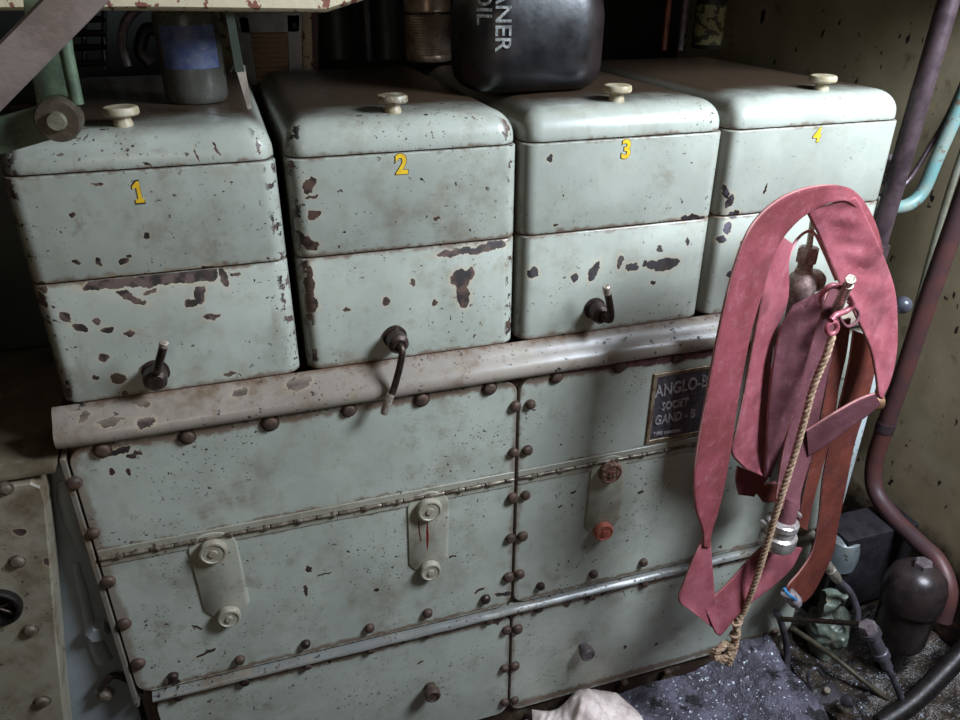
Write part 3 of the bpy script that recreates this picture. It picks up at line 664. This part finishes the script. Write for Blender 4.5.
bm = bmesh.new(); c = at(880,452,1,.08); cyl(bm, at(887,422,0,1.5), at(884,430,0,1.5), [(.0235, 0), (.0235, 1)], 20); obj('pipe_collar', bm, mp1, t)
bm = bmesh.new(); c = at(903, 305, 1, .02); bmesh.ops.create_uvsphere(bm, u_segments=24, v_segments=16, radius=.018, matrix=Matrix.Translation(c))
tb = thing('ball_lever', c, 'dark grey ball knob poking out right of the hose', 'lever'); obj('ball_knob', bm, metal('ball_grey', (80,80,90), (64,64,72), .3, .1, 30), tb)
bm = bmesh.new(); tube(bm, [c, at(880,312,1,.02), at(862,318,1,.0)], .006, 12); obj('lever_rod', bm, M_darksteel, tb)
t = thing('round_bracket', (1.137, .07, 1.2), 'grey half-round bracket bolted to the right flank of cover 4', 'bracket')
c = at(894, 168, 1, .07); bm = bmesh.new(); cyl(bm, c+Vector((-.02,.01,0)), c+Vector((.006,-.002,0)), [(.024, 0), (.026, .6), (.02, 1)], 24); obj('bracket_disc', bm, mgr, t)
bm = bmesh.new(); tube(bm, [at(880,172,1,.06), at(897,183,1,.06), at(884,198,1,.065)], .0045, 8); tube(bm, [at(880,184,1,.06), at(900,178,1,.06)], .0045, 8); obj('bracket_arm', bm, mgr, t)

# engine end fittings seen between the falls
t = paint('end_paint', (186,196,196), speck=1.0, grime=.2, rough=.4)
bm = bmesh.new(); plan_loft(bm, EX1+.001, EX1+.085, -.005, .3, .025, [(.01, .50), (0, .53), (0, .91), (.008, .93), (.02, .94)])
single('end_housing', bm, t, 'pale blue-white speckled housing at the engine end behind the hose', 'engine housing')
bm = bmesh.new(); c = at(882,402,1,.0); cyl(bm, c+Vector((-.05,.02,0)), c, [(.02, 0), (.022, .6), (.016, 1)], 20); single('brass_plug', bm, metal('brass_brown', (140,104,78), (110,76,56), .4, .5, 40), 'brown round plug on the pale engine end housing', 'plug')

# ---------------------------------------------------------------- left side
mleft = paint('left_plate_paint', (150,142,124), [(20,530,5,4,0),(48,560,4,6,0)], speck=.6, grime=1.0, rough=.5, y=-.05, grimecol=(96,80,60))
mrec = paint('recess_paint', (134,140,142), speck=.25, grime=.35, rough=.42, y=.0)
mtopb = paint('grimy_deck_paint', (104,94,76), speck=.3, grime=1.0, rough=.5, y=-.05, grimecol=(70,58,42))
def poly_plate(name, pts, y, t, mat, parent, bev=.003, sm=30):
    P = [at(px, py, 1, y) for px, py in pts]; c = sum(P, Vector())/len(P)
    bm = bmesh.new(); loft(bm, [[Vector((p.x, y+t, p.z)) for p in P], [Vector((p.x, y+bev, p.z)) for p in P], [Vector((p.x, y, p.z))+(Vector((c.x, y, c.z))-Vector((p.x, y, p.z))).normalized()*bev for p in P]])
    return obj(name, bm, mat, parent, sm)
t = thing('side_housing', (-.5, .1, 0), 'grubby grey housing with round port left of the crankcase', 'engine housing')
bm = bmesh.new(); box(bm, -1.1, EX0-.009, .012, .30, 0, .990, .004); obj('housing_body', bm, mrec, t)
bm = bmesh.new(); box(bm, -1.1, EX0-.007, -.046, .40, .9905, 1.0, .003); obj('housing_top', bm, mtopb, t)
fl = poly_plate('flange_plate', [(-260,530),(30,483),(40,487),(44,500),(50,560),(56,630),(62,700),(72,790),(-120,830)], -.05, .06, mleft, t)
for p in ((5,490),(17,563),(30,632),(42,703)): obj('bolt', bolt_bm(*p, r=.0105, h=.008, y=-.05), M_oldbolt, t)
bm = bmesh.new(); c = at(-2, 607, 1, -.052)
cyl(bm, (c.x, -.049, c.z), (c.x, -.062, c.z), [(.034, 0), (.034, .8), (.031, 1), (.027, 1), (.026, .1), (.0005, .08)], 36); pr_ = obj('round_port', bm, M_black, t)
bm = bmesh.new()
for a in (20, 80, 140): 
    d = Vector((math.cos(math.radians(a)), 0, math.sin(math.radians(a))))*.027; tube(bm, [Vector((c.x,-.055,c.z))-d, Vector((c.x,-.055,c.z))+d], .0025, 8)
obj('port_spokes', bm, M_darkboss, pr_)
bm = bmesh.new()
def blob(bm, pts, y, t, r):
    tube(bm, smooth_path([at(px, py, 1, y) for px, py in pts], 5), r, 14)
blob(bm, [(62,478),(70,500),(78,525),(84,548)], .020, 0, [.010+.010*math.sin(math.pi*i/15) for i in range(16)]); lumps(bm, .003, 30)
obj('cast_rib', bm, mrec, t)
bm = bmesh.new(); blob(bm, [(76,560),(86,600),(96,640),(104,658)], .017, 0, [.008+.008*i/15 for i in range(16)]); lumps(bm, .003, 30)
obj('cast_rib', bm, mrec, t)
bm = bmesh.new(); cyl(bm, at(97,625,1,.015), at(98,636,1,-.01), [(.019, 0), (.019, .8), (.015, 1)], 6); obj('cast_boss', bm, mrec, t)
obj('bolt', bolt_bm(105,697, r=.011, h=.012, y=-.0), M_oldbolt, t)
bm = bmesh.new(); tube(bm, smooth_path([at(100,690,1,-.005), at(112,676,1,-.005), at(128,680,1,-.005), at(140,694,1,-.01)], 5), .006, 10); obj('drain_elbow', bm, M_darkboss, t)
# dark green locker behind
mdg = metal('dark_green_paint', (40,50,40), (30,36,30), .5, 0, 10)
bm = bmesh.new(); box(bm, -1.2, -.345, .42, .64, .90, 1.40, .008); single('green_locker', bm, mdg, 'dark green box in the shadow left of cover 1', 'box')

# diagonal brace, near
mbar = metal('grey_brown_bar', (108,98,94), (132,122,120), .42, .35, 18, .001, .66, (150,140,138))
A, B = at(-70, 148, 1, -.33), at(136, -62, 1, -.33)
d = (B-A).normalized(); nrm = (CAM-(A+B)/2).normalized(); w = d.cross(nrm).normalized(); nrm = w.cross(d)
bm = bmesh.new(); W_, T_ = .0165, .005
ring = []
for e in (A-d*.1, B+d*.1): ring.append([e+w*(W_*sx)+nrm*(T_*sy) for sx, sy in ((-1,-1),(1,-1),(1.04,-.4),(1.04,.4),(1,1),(-.9,1),(-1.04,.5),(-1.04,-.5))])
loft(bm, ring); single('diagonal_brace', bm, mbar, 'flat grey metal bar slanting across the upper left corner', 'bar')
# green linkage
mgl = metal('green_link_paint', (92,108,84), (70,84,66), .45, .1, 30, .001, .6, (110,104,90))
t = thing('green_linkage', at(60,125,1,-.10), 'green painted pivot linkage at upper left above cover 1', 'linkage')
def limb(name, pts, y, th, mat): return poly_plate(name, pts, y, th, mat, t, .002)
limb('lower_arm', [(-60,128),(0,118),(52,103),(70,112),(72,128),(58,138),(0,155),(-60,170)], -.10, .02, mgl)
limb('upright_arm', [(38,112),(28,60),(22,-10),(60,-10),(66,50),(76,108),(66,120)], -.075, .02, mgl)
bm = bmesh.new(); tube(bm, [at(60,-10,1,-.10), at(66,50,1,-.10), at(77,104,1,-.10)], .0075, 12); obj('arm_rib', bm, mgl, t)
c = at(57,121,1,-.125); bm = bmesh.new(); cyl(bm, c+Vector((0,.03,0)), c, [(.024, 0), (.024, .85), (.022, 1)], 32); ws = obj('pivot_washer', bm, metal('oily_washer', (92,82,70), (70,60,50), .4, .4, 40), t)
bm = bmesh.new(); cyl(bm, c, c+Vector((0,-.008,0)), [(.0105, 0), (.0105, .7), (.009, 1)], 24); obj('pivot_pin', bm, metal('pin_green_grey', (124,122,104), (98,92,78), .4, .3, 60), t)

# ---------------------------------------------------------------- shelf of things behind
# overhead deck plate with peeling edge
kk = NT('peeling_cream_paint', .6); cmix = kk.mix(kk.step(kk.noise(60, 4, .6), .57, .60), s2l((206,192,160)), s2l((128,78,62))); kk.col(cmix); kk.bump(kk.noise(38, 4, .6), .5, .003)
e0, e1, e2 = at(-60, 4, 1, .06), at(325, 8, 1, .06), at(362, -4, 1, .06)
bm = bmesh.new(); out = [(-.7, e0.z-.002), (e0.x, e0.z-.002), (e1.x*.5+e0.x*.5, (e0.z+e1.z)/2), (e1.x, e1.z), (e2.x, e2.z), (e2.x+.03, e2.z+.10), (-.7, e2.z+.10)]
loft(bm, [[(x, .045, z+.009) for x, z in out], [(x, .045, z+.0016*mnoise.noise(Vector((x*40,0,0)))) for x, z in out], [(x, .052, z-.005) for x, z in out], [(x, .75, z-.002) for x, z in out]])
o = single('deck_plate', bm, kk.m, 'cream peeling steel plate edge overhead above covers 1 and 2', 'plate')

# glass jar with blue label
def lathe_at(name, c, prof, mat, parent, seg=40, sq=1):
    bm = bmesh.new(); loft(bm, [[(c[0]+r*math.cos(2*math.pi*k/seg), c[1]+r*sq*math.sin(2*math.pi*k/seg), c[2]+z) for k in range(seg)] for r, z in prof]); return obj(name, bm, mat, parent)
jc = at(198, 100, 2, ZT+.004); jc.y += .0; S = (jc-CAM).length
kg = NT('dirty_jar_glass', .12, 0, .6); kg.b.inputs['Transmission Weight'].default_value = .75; kg.col(kg.mix(kg.noise(20, 3), s2l((150,150,140)), s2l((96,90,78)))); kg.rough(kg.math('MULTIPLY', kg.noise(30, 4), .45))
jt = thing('glass_jar', jc, 'dirty glass jar with faded blue label standing on cover 1', 'jar')
jr = .047
lathe_at('jar_glass', jc, [(jr*.9, 0), (jr*.98, .006), (jr, .014), (jr, .118), (jr*.96, .126), (jr*.80, .132), (jr*.80, .14), (jr*.76, .14), (jr*.76, .13), (jr*.93, .122), (jr*.95, .116), (jr*.95, .014), (jr*.9, .006)], kg.m, jt)
lathe_at('jar_contents', jc, [(jr*.88, .007), (jr*.92, .015), (jr*.92, .10), (jr*.9, .101)], metal('murky_oil', (84,76,62), (104,94,76), .3, .0, 30), jt)
bm = bmesh.new(); n = 24; aa = math.atan2(CAM.y-jc.y, CAM.x-jc.x)
for R2 in (1,):
    ring1, ring2 = [], []
    for i in range(n+1):
        a = aa-.95+1.9*i/n; ring1.append(Vector((jc.x+jr*1.006*math.cos(a), jc.y+jr*1.006*math.sin(a), jc.z+.050))); ring2.append(ring1[-1]+Vector((0,0,.06)))
    inn1 = [p.copy()+ (Vector((jc.x,jc.y,p.z))-p).normalized()*.0004 for p in ring1]; inn2 = [p+Vector((0,0,.06)) for p in inn1]
    r_all = ring1+inn1[::-1]; r_top = ring2+inn2[::-1]; loft(bm, [r_all, r_top])
obj('jar_label', bm, metal('faded_blue_label', (58,70,112), (84,92,118), .5, 0, 60, .0004, .62, (120,116,104)), jt)

# scraper leaning in the gap
t = thing('scraper', at(249,108,1,.06), 'thin dark scraper with a pale blade leaning upright left of cover 2', 'tool')
def flat(name, p, q, w, th, mat, par):
    p, q = Vector(p), Vector(q); d = (q-p).normalized(); nn = (CAM-(p+q)/2).normalized(); ww = d.cross(nn).normalized(); nn = ww.cross(d)
    bm = bmesh.new(); loft(bm, [[e+ww*(s*wi)+nn*(s2*th) for s, s2 in ((-1,-1),(1,-1),(1,1),(-1,1))] for e, wi in ((p, w[0]), (q, w[1]))]); return obj(name, bm, mat, par)
flat('blade', at(250,109,1,.05), at(240,66,1,.06), (.003,.0065), .001, metal('pale_steel', (170,168,164), (140,138,134), .3, .8, 30), t)
flat('handle', at(240,72,1,.06), at(224,-20,1,.075), (.0060,.0052), .003, mdg, t)
bm = bmesh.new(); tube(bm, smooth_path([at(219,0,1,.2), at(224,22,1,.2), at(237,44,1,.2), at(236,60,1,.2), at(230,72,1,.2)], 6), .0022, 8)
single('black_wire', bm, M_black, 'thin black wire hanging behind the scraper', 'wire')

# grey frame with ribbed insert, in front of a cream post
YB = .80
t = thing('louvre_panel', at(272,60,1,YB), 'grey metal frame around a ribbed beige panel behind cover 2', 'frame')
mfr = metal('grey_frame_paint', (186,186,190), (160,160,164), .45, .2, 20)
for nm, q in (('frame_side', [(236,16),(248,16),(258,90),(246,90)]), ('frame_side', [(287,14),(302,14),(302,90),(290,90)]), ('frame_rail', [(238,14),(301,12),(300,32),(240,33)])):
    poly_plate(nm, q, YB, .03, mfr, t)
bm = bmesh.new(); c = at(295,26,1,YB); cyl(bm, (c.x,YB+.001,c.z), (c.x,YB-.004,c.z), [(.007,0),(.006,1)], 12); obj('screw', bm, M_black, t)
krb = NT('beige_ribs', .6); krb.col(s2l((196,168,142)))
bm = bmesh.new(); a_, b_ = at(248,90,1,YB+.02), at(290,33,1,YB+.02); z = a_.z
while z < b_.z: cyl(bm, (a_.x, YB+.025, z), (b_.x+.01, YB+.025, z), [(.0062,0),(.0062,1)], 10); z += .0105
obj('ribbed_panel', bm, krb.m, t)
t = thing('cream_post', at(312,60,1,YB+.06), 'narrow cream post with a red edge beside the grey frame', 'post')
poly_plate('post_face', [(200,5),(312,5),(314,95),(222,95)], YB+.05, .03, kk.m, t); poly_plate('post_edge', [(312,5),(318,5),(319,95),(314,95)], YB+.045, .03, mp4, t)
# dark pipes and green cans behind
def stand(name, px0, px1, pyb, y, r, mat, label, cat, group=None, top=.22):
    p = at((px0+px1)/2, pyb, 1, y); bm = bmesh.new(); cyl(bm, p, p+Vector((0,0,top)), [(r,0),(r,.5),(r,1)], 24)
    return single(name, bm, mat, label, cat, group)
stand('dark_pipe', 362, 376, 60, .75, .014, M_black, 'black upright pipe behind cover 2, right of the cream post', 'pipe')
stand('green_cylinder', 325, 355, 58, .85, .036, mdg, 'dark green cylinder in shadow beside the cream post', 'cylinder')
stand('green_cylinder', 376, 400, 58, .88, .034, mdg, 'dark green cylinder in shadow left of the ribbed can', 'cylinder')
stand('copper_pipe', 658, 669, 50, .70, .0085, metal('copper_brown', (128,76,54), (96,58,46), .35, .5, 30), 'thin copper-brown upright pipe behind cover 3', 'pipe')
stand('grey_pipe', 676, 684, 50, .70, .008, mgr, 'thin grey upright pipe left of the labelled tin', 'pipe')
# ribbed can
rc = at(429, 60, 2, ZT+.004); t = thing('ribbed_can', rc, 'brown metal can with fine ribs standing on the back of cover 2', 'can')
R0 = .052; prof = [(R0*.95, 0), (R0, .004), (R0, .012)]
for i in range(16): prof += [(R0*.985, .014+i*.0055), (R0*1.01, .0165+i*.0055)]
prof += [(R0, .105), (R0, .178), (R0*.9, .182)]
lathe_at('can_body', rc, prof, metal('brown_tin', (150,132,116), (116,94,76), .32, .45, 20, .0006, .62, (120,80,56)), t)
lathe_at('can_rim', rc, [(R0*1.03, .095), (R0*1.05, .098), (R0*1.03, .101)], M_darksteel, t)
# black jerry can with vertical lettering
cb = at(534,96,2,ZT+.004)
t = thing('oil_container', (cb.x, cb.y+.07, ZT+.004), 'large black plastic oil container with white lettering standing behind covers 2 and 3', 'container')
kb = NT('black_plastic', .22, 0, .5); kb.col(kb.mix(kb.step(kb.noise(14, 4), .45, .65), s2l((14,12,13)), s2l((32,25,25)))); kb.rough(kb.math('ADD', .16, kb.math('MULTIPLY', kb.noise(25, 4), .35))); kb.bump(kb.noise(12, 4), .3, .004)
yj = cb.y+.012; xa, xb = at(461,40,1,yj+.05).x, at(604,40,1,yj+.05).x
bm = bmesh.new(); plan_loft(bm, xa, xb, yj, yj+.17, .07, [(.03, ZT+.004), (.014, ZT+.010), (.004, ZT+.022), (0, ZT+.04), (0, ZT+.12), (.004, ZT+.145), (.02, ZT+.16), (.05, ZT+.166)], 12); lumps(bm, .0015, 16); obj('container_body', bm, kb.m, t)
bm = bmesh.new(); cx_ = (xa+xb)/2; tube(bm, smooth_path([(cx_-.06, yj+.085, ZT+.16), (cx_-.05, yj+.085, ZT+.185), (cx_+.03, yj+.085, ZT+.185), (cx_+.045, yj+.085, ZT+.16)], 6), .009, 12); obj('carry_handle', bm, kb.m, t)
bm = bmesh.new(); cyl(bm, (cx_+.075, yj+.085, ZT+.155), (cx_+.075, yj+.085, ZT+.185), [(.016, 0), (.022, 1)], 24); obj('screw_cap', bm, kb.m, t)
mwl = metal('white_print', (150,150,146), (84,82,80), .5, 0, 130, .0003)
for body, px, py, sz in (('CLEANER', 503, 8, .036), ('OIL', 484, 9, .036)):
    c = at(px, py, 1, yj-.0012)
    top_e = at(px, 52 if body == 'CLEANER' else 26, 1, yj-.0012)   # lower end of the word
    bm = text_mesh(body, sz, .0004, .0004)
    xs = [v.co.x for v in bm.verts]; wdt = max(xs)
    M = Matrix.Translation((c.x, 0, top_e.z+wdt)) @ FRONT @ Matrix.Rotation(-math.pi/2, 4, 'Z')
    bmesh.ops.transform(bm, matrix=M, verts=bm.verts)
    xl, xr, rr = xa+.07, xb-.07, .07
    for v in bm.verts:       # wrap onto the rounded front
        off = v.co.y
        if v.co.x < xl:
            q = min(1.2, (xl-v.co.x)/rr); v.co.x = xl-rr*math.sin(q); v.co.y = yj+rr-rr*math.cos(q)-.0022+off
        else: v.co.y = yj-.0022+off
    obj('lettering', bm, mwl, t)
# labelled tin and dim items farther back
tc = at(706, 48, 1, .72); t = thing('labelled_tin', tc, 'dim tin with yellowish label behind cover 3', 'tin')
lathe_at('tin_body', tc, [(.036, 0), (.038, .003), (.038, .16), (.036, .163)], metal('tin_dark', (60,56,50), (44,40,36), .4, .4, 30), t)
bm = bmesh.new(); 
kl = NT('old_label', .6); zz = kl.xyz(kl.pos)[2]; cc = kl.mix(kl.step(kl.noise(60, 3), .5, .54), s2l((150,142,100)), s2l((70,64,46))); kl.col(cc)
lathe_at('tin_label', tc, [(.0384, .010), (.0386, .012), (.0386, .10), (.0384, .102)], kl.m, t)
for (px, py, w_, r_) in ((92, 62, 12, .02), ):
    pass
t = thing('coil_rack', at(90,66,1,.6), 'dim blackened wire rack behind cover 1', 'rack')
bm = bmesh.new()
for py in (20, 34, 48, 64): tube(bm, [at(60,py,1,.6), at(105,py-1,1,.6)], .006, 8)
obj('rack_bars', bm, M_black, t)
bm = bmesh.new()
for px in (64, 84, 104): tube(bm, [at(px,-10,1,.61), at(px,68,1,.61)], .005, 8)
obj('rack_posts', bm, M_black, t)
bm = bmesh.new(); tube(bm, smooth_path([at(142,4,1,.6), at(126,22,1,.6), at(122,44,1,.6), at(127,66,1,.6)], 6), .009, 10); single('dim_hose', bm, mgr, 'grey curved hose in the shadow behind cover 1', 'hose')
bm = bmesh.new(); tube(bm, smooth_path([at(150,64,1,.62), at(140,50,1,.62), at(146,30,1,.62), at(158,30,1,.62)], 6), .012, 10); single('dim_hose', bm, M_black, 'black curled hose in the shadow left of the jar', 'hose')
# engine top behind the covers
bm = bmesh.new(); box(bm, -.6, 1.2, .655, 1.05, 1.30, 1.41, .006); single('rear_shelf', bm, M_gap, 'blackened shelf behind the covers carrying pipes and tins', 'shelf')

# ---------------------------------------------------------------- debris and machinery, lower right
kd = NT('glittering_sludge', .32, .2)
c = kd.mix(kd.step(kd.noise(22, 5, .65), .4, .62), s2l((70,64,72)), s2l((104,98,112)))
spk = kd.step(kd.noise(120, 2, .6), .64, .66); c = kd.mix(spk, c, s2l((216,222,230)))
c = kd.mix(kd.step(kd.noise(13, 4), .58, .64), c, s2l((32,28,30))); kd.col(c); kd.bump(kd.math('ADD', kd.math('MULTIPLY', kd.noise(40, 5, .7), 3), spk), .8, .006); kd.rough(kd.math('SUBTRACT', .42, kd.math('MULTIPLY', spk, .2)))
def heap(x0, x1, y0, y1, nx, ny, fz, seed=0):
    bm = bmesh.new(); g = []
    for i in range(nx+1):
        row = []
        for j in range(ny+1):
            x = x0+(x1-x0)*i/nx; y = y0+(y1-y0)*j/ny
            z = fz(x, y)+.012*mnoise.noise(Vector((x*16, y*16, seed)))+.005*mnoise.noise(Vector((x*50, y*50, seed)))
            row.append(bm.verts.new((x, y, z)))
        g.append(row)
    for i in range(nx):
        for j in range(ny): bm.faces.new((g[i][j], g[i+1][j], g[i+1][j+1], g[i][j+1]))
    # skirt down to the floor
    rim = [g[i][0] for i in range(nx+1)]+[g[nx][j] for j in range(1, ny+1)]+[g[i][ny] for i in range(nx-1, -1, -1)]+[g[0][j] for j in range(ny-1, 0, -1)]
    lowv = [bm.verts.new((v.co.x, v.co.y, .001)) for v in rim]
    for i in range(len(rim)): bm.faces.new((rim[i], lowv[i], lowv[(i+1) % len(rim)], rim[(i+1) % len(rim)]))
    return bm
def fz(x, y): return .130+.06*(y+.022)+.06*max(0, min(1, (x-.92)/.1))-.25*max(0, x-1.0+.12*mnoise.noise(Vector((x*3, y*14, 1)))-(y+.3)*.2)
o = single('metal_swarf', heap(.30, 1.09, -.30, -.034, 120, 44, fz), kd.m, 'glittering heap of oily grey sludge at the foot of the crankcase', 'debris', None, 'stuff', 80)
kd2 = NT('dark_sludge', .3, .1); c = kd2.mix(kd2.step(kd2.noise(18, 5, .65), .4, .62), s2l((34,28,26)), s2l((70,58,48))); c = kd2.mix(kd2.step(kd2.noise(150, 2, .6), .66, .67), c, s2l((150,160,175))); kd2.col(c); kd2.bump(kd2.noise(30, 5, .7), .8, .01)
def fz2(x, y): return .05+.06*max(0, x-1.3)/.2
o = single('bilge_sludge', heap(1.19, 1.555, -.4, .5, 60, 90, fz2, 4), kd2.m, 'dark oily sludge in the pit right of the crankcase', 'sludge', None, 'stuff', 80)
# rag
bm = bmesh.new(); g = []
nu, nv = 56, 36
for i in range(nu+1):
    row = []
    for j in range(nv+1):
        u, v = i/nu*2-1, j/nv*2-1
        x = .580+.115*u*(1+.12*math.sin(3*v+1)); y = -.135+.10*v*(1+.15*math.sin(4*u))
        edge = max(0, 1-max(abs(u), abs(v))**4)
        r_ = math.hypot((x-.575)/.045, (y+.085)/.07)
        hgt = .060*math.exp(-r_*r_)+.012*edge+edge*(.040*abs(mnoise.noise(Vector((x*24+y*20, y*10, 2))))+.022*abs(mnoise.noise(Vector((x*50-y*40, y*14, 5)))))
        row.append(bm.verts.new((x, y, fz(x, y)+.012+hgt)))
    g.append(row)
for i in range(nu):
    for j in range(nv): bm.faces.new((g[i][j], g[i+1][j], g[i+1][j+1], g[i][j+1]))
bmesh.ops.recalc_face_normals(bm, faces=bm.faces); bmesh.ops.solidify(bm, geom=bm.faces[:], thickness=.0015)
single('cloth_rag', bm, metal('pinkish_cloth', (226,210,202), (196,176,168), .85, 0, 20, .001), 'crumpled pale pinkish rag on the sludge at the bottom edge', 'rag', smooth=80)
# black filter canister
mcan = metal('black_canister', (50,42,42), (66,54,52), .3, .35, 20, .001, .70, (150,150,160))
cb = at(897, 638, 1, -.13); R0 = .064; t = thing('filter_canister', cb, 'black domed filter canister with bolt cap against the olive wall', 'filter')
lathe_at('canister_body', cb, [(R0*.6, -.01), (R0*.88, 0), (R0*.95, .015), (R0*.95, .12), (R0*1.06, .125), (R0*1.08, .145), (R0*1.06, .18), (R0*.94, .205), (R0*.66, .225), (R0*.2, .235)], mcan, t)
bm = bmesh.new(); c = cb+Vector((0,0,.228)); cyl(bm, c, c+Vector((0,0,.022)), [(.021, 0), (.021, .8), (.017, 1)], 6); obj('cap_bolt', bm, mgr, t)
bm = bmesh.new(); cyl(bm, cb+Vector((0,0,-.12)), cb, [(.03, 0), (.03, .8), (.045, 1)], 20); obj('canister_stem', bm, M_black, t)
# grey duct behind
A, B = at(848,545,1,.02), at(892,590,1,.02); bm = bmesh.new(); box(bm, A.x, B.x+.03, .02, .12, B.z-.02, A.z+.01, .006)
single('dark_duct', bm, metal('dark_purple_paint', (46,42,46), (32,28,32), .45, .1, 20), 'dark purplish metal box left of the black canister', 'box')
mcast = paint('casting_paint', (104,112,100), speck=1.2, grime=1.0, rough=.4, grimecol=(50,42,36))
bm = bmesh.new(); c = at(828,628,1,-.02); bmesh.ops.create_icosphere(bm, subdivisions=4, radius=1, matrix=Matrix.Translation(c) @ Matrix.Diagonal((.05,.05,.07,1)))
cyl(bm, at(822,600,1,-.01), at(845,600,1,-.03), [(.03,0),(.032,.5),(.024,1)], 20)
cyl(bm, c-Vector((0,0,.20)), c, [(.045,0),(.036,.5),(.04,1)], 20); bmesh.ops.subdivide_edges(bm, edges=bm.edges[:], cuts=2, use_grid_fill=True); lumps(bm, .018, 20); lumps(bm, .006, 60)
single('pump_casting', bm, mcast, 'lumpy grey-green pump casting beside the crankcase corner', 'pump')
bm = bmesh.new(); c = at(843,545,1,.05); cyl(bm, c-Vector((0,0,.06)), c+Vector((0,0,.03)), [(.04,0),(.042,.3),(.042,.6),(.036,.9),(.02,1)], 24); lumps(bm, .005, 25)
cyl(bm, c-Vector((0,0,.35)), c-Vector((0,0,.05)), [(.02,0),(.02,1)], 14)
single('pipe_fitting', bm, paint('fit_paint', (112,120,122), speck=1.4, grime=.9, rough=.35, grimecol=(60,52,46)), 'pale speckled fitting below the engine end housing', 'fitting')
mpd = metal('dusty_grey_tube', (92,88,96), (70,64,68), .35, .3, 40, .001, .7, (180,190,205))
t = thing('braided_tube', at(857,612,1,-.02), 'silver fitting with a grey hose curving down to the hex cap', 'hose')
bm = bmesh.new(); a_, b_ = at(823,560,1,-.04), at(838,580,1,-.04); cyl(bm, a_, b_, [(.011,0),(.013,.1),(.013,.3),(.0105,.33),(.0105,.45),(.013,.48),(.013,.8),(.010,1)], 12); obj('union', bm, M_steel, t)
bm = bmesh.new(); tube(bm, smooth_path([b_, at(850,592,1,-.06), at(857,610,1,-.08), at(857,622,1,-.09)], 6), .0085, 12); obj('tube_run', bm, mpd, t)
t = thing('banjo_union', at(895,680,1,-.05), 'grey hexagonal cap union with stub pipe, left of the canister foot', 'fitting')
p = at(867,626,1,-.215); q = at(884,660,1,-.25); d = (q-p).normalized()
bm = bmesh.new(); cyl(bm, p-d*.006, p+d*.018, [(.017, 0), (.0195, .2), (.0195, 1)], 6); obj('hex_cap', bm, mgr, t)
bm = bmesh.new(); cyl(bm, p+d*.012, q+d*.02, [(.0225,0),(.0225,.12),(.0155,.14),(.0155,.55),(.018,.57),(.018,.72),(.012,.75),(.012,1)], 20); obj('union_body', bm, mpd, t)
bm = bmesh.new(); tube(bm, smooth_path([q+d*.01, at(892,676,1,-.265), at(902,700,1,-.28)], 5), .0075, 10); obj('stub_pipe', bm, mpd, t)
def pipe(name, pts, r, mat, label, cat='pipe'):
    bm = bmesh.new(); tube(bm, smooth_path([at(*p[:2], 1, p[2]) for p in pts], 7), r, 14); return single(name, bm, mat, label, cat)
pipe('grey_tube', [(776,612,-.05),(781,622,-.05),(787,650,-.06),(785,685,-.10),(778,735,-.15)], .0085, mpd, 'grey tube running down from the crankcase corner')
pipe('horizontal_rod', [(780,619,-.065),(820,621,-.13),(860,624,-.20)], .006, M_darksteel, 'thin dark rod running level to the hex cap', 'rod')
pipe('diagonal_rod', [(792,628,-.04),(830,654,-.09),(870,686,-.17),(905,712,-.23)], .0065, metal('olive_rod', (88,80,64), (66,58,46), .4, .3, 30), 'thin olive rod slanting down right across the dark pit', 'rod')
pipe('thick_pipe', [(880,725,-.30),(915,700,-.29),(960,655,-.26),(1000,610,-.22)], .022, M_black, 'thick black pipe in the bottom right corner')
t = thing('lever_bar', at(800,705,1,-.12), 'grey flat lever bar with bolts at the bottom, right of the sludge heap', 'lever')
bm = bmesh.new(); A, B = at(768,728,1,-.17), at(838,688,1,-.19); d = (B-A).normalized(); nn = Vector((0,-.5,.86)); ww = d.cross(nn).normalized(); nn = ww.cross(d)
loft(bm, [[e+ww*(s*.012*f)+nn*(s2*.004) for s, s2 in ((-1,-1),(1,-1),(1,1),(-1,1))] for e, f in ((A,1),(A.lerp(B,.75),.95),(A.lerp(B,.82),1.5),(B,1.5))]); obj('bar', bm, mpd, t)
for px, py in ((806,700),(827,690),(790,712)):
    c = at(px, py, 1, -.185); bm = bmesh.new(); cyl(bm, c-nn*.004, c+nn*.008, [(.0085,0),(.0085,.8),(.006,1)], 6); obj('bolt', bm, M_steel, t)
bm = bmesh.new(); c = at(843,700,1,-.19); cyl(bm, c, c+Vector((.01,-.02,.012)), [(.014,0),(.016,.5),(.010,1),(.006,1),(.006,.6)], 18)
single('ring_collar', bm, mpd, 'small grey ring collar at the end of the lever bar', 'collar')
bm = bmesh.new(); tube(bm, smooth_path([at(812,690,1,-.18), at(808,676,1,-.17), at(816,668,1,-.17), at(823,676,1,-.17)], 5), .004, 8)
single('wire_clip', bm, mpd, 'thin bent wire clip standing up behind the lever bar', 'clip')
bm = bmesh.new(); c = at(795,655,1,.02); box(bm, c.x-.02, c.x+.12, .01, .10, .02, c.z, .01); lumps(bm, .004, 20)
single('black_block', bm, M_black, 'black block in the shadow right of the crankcase base', 'block')
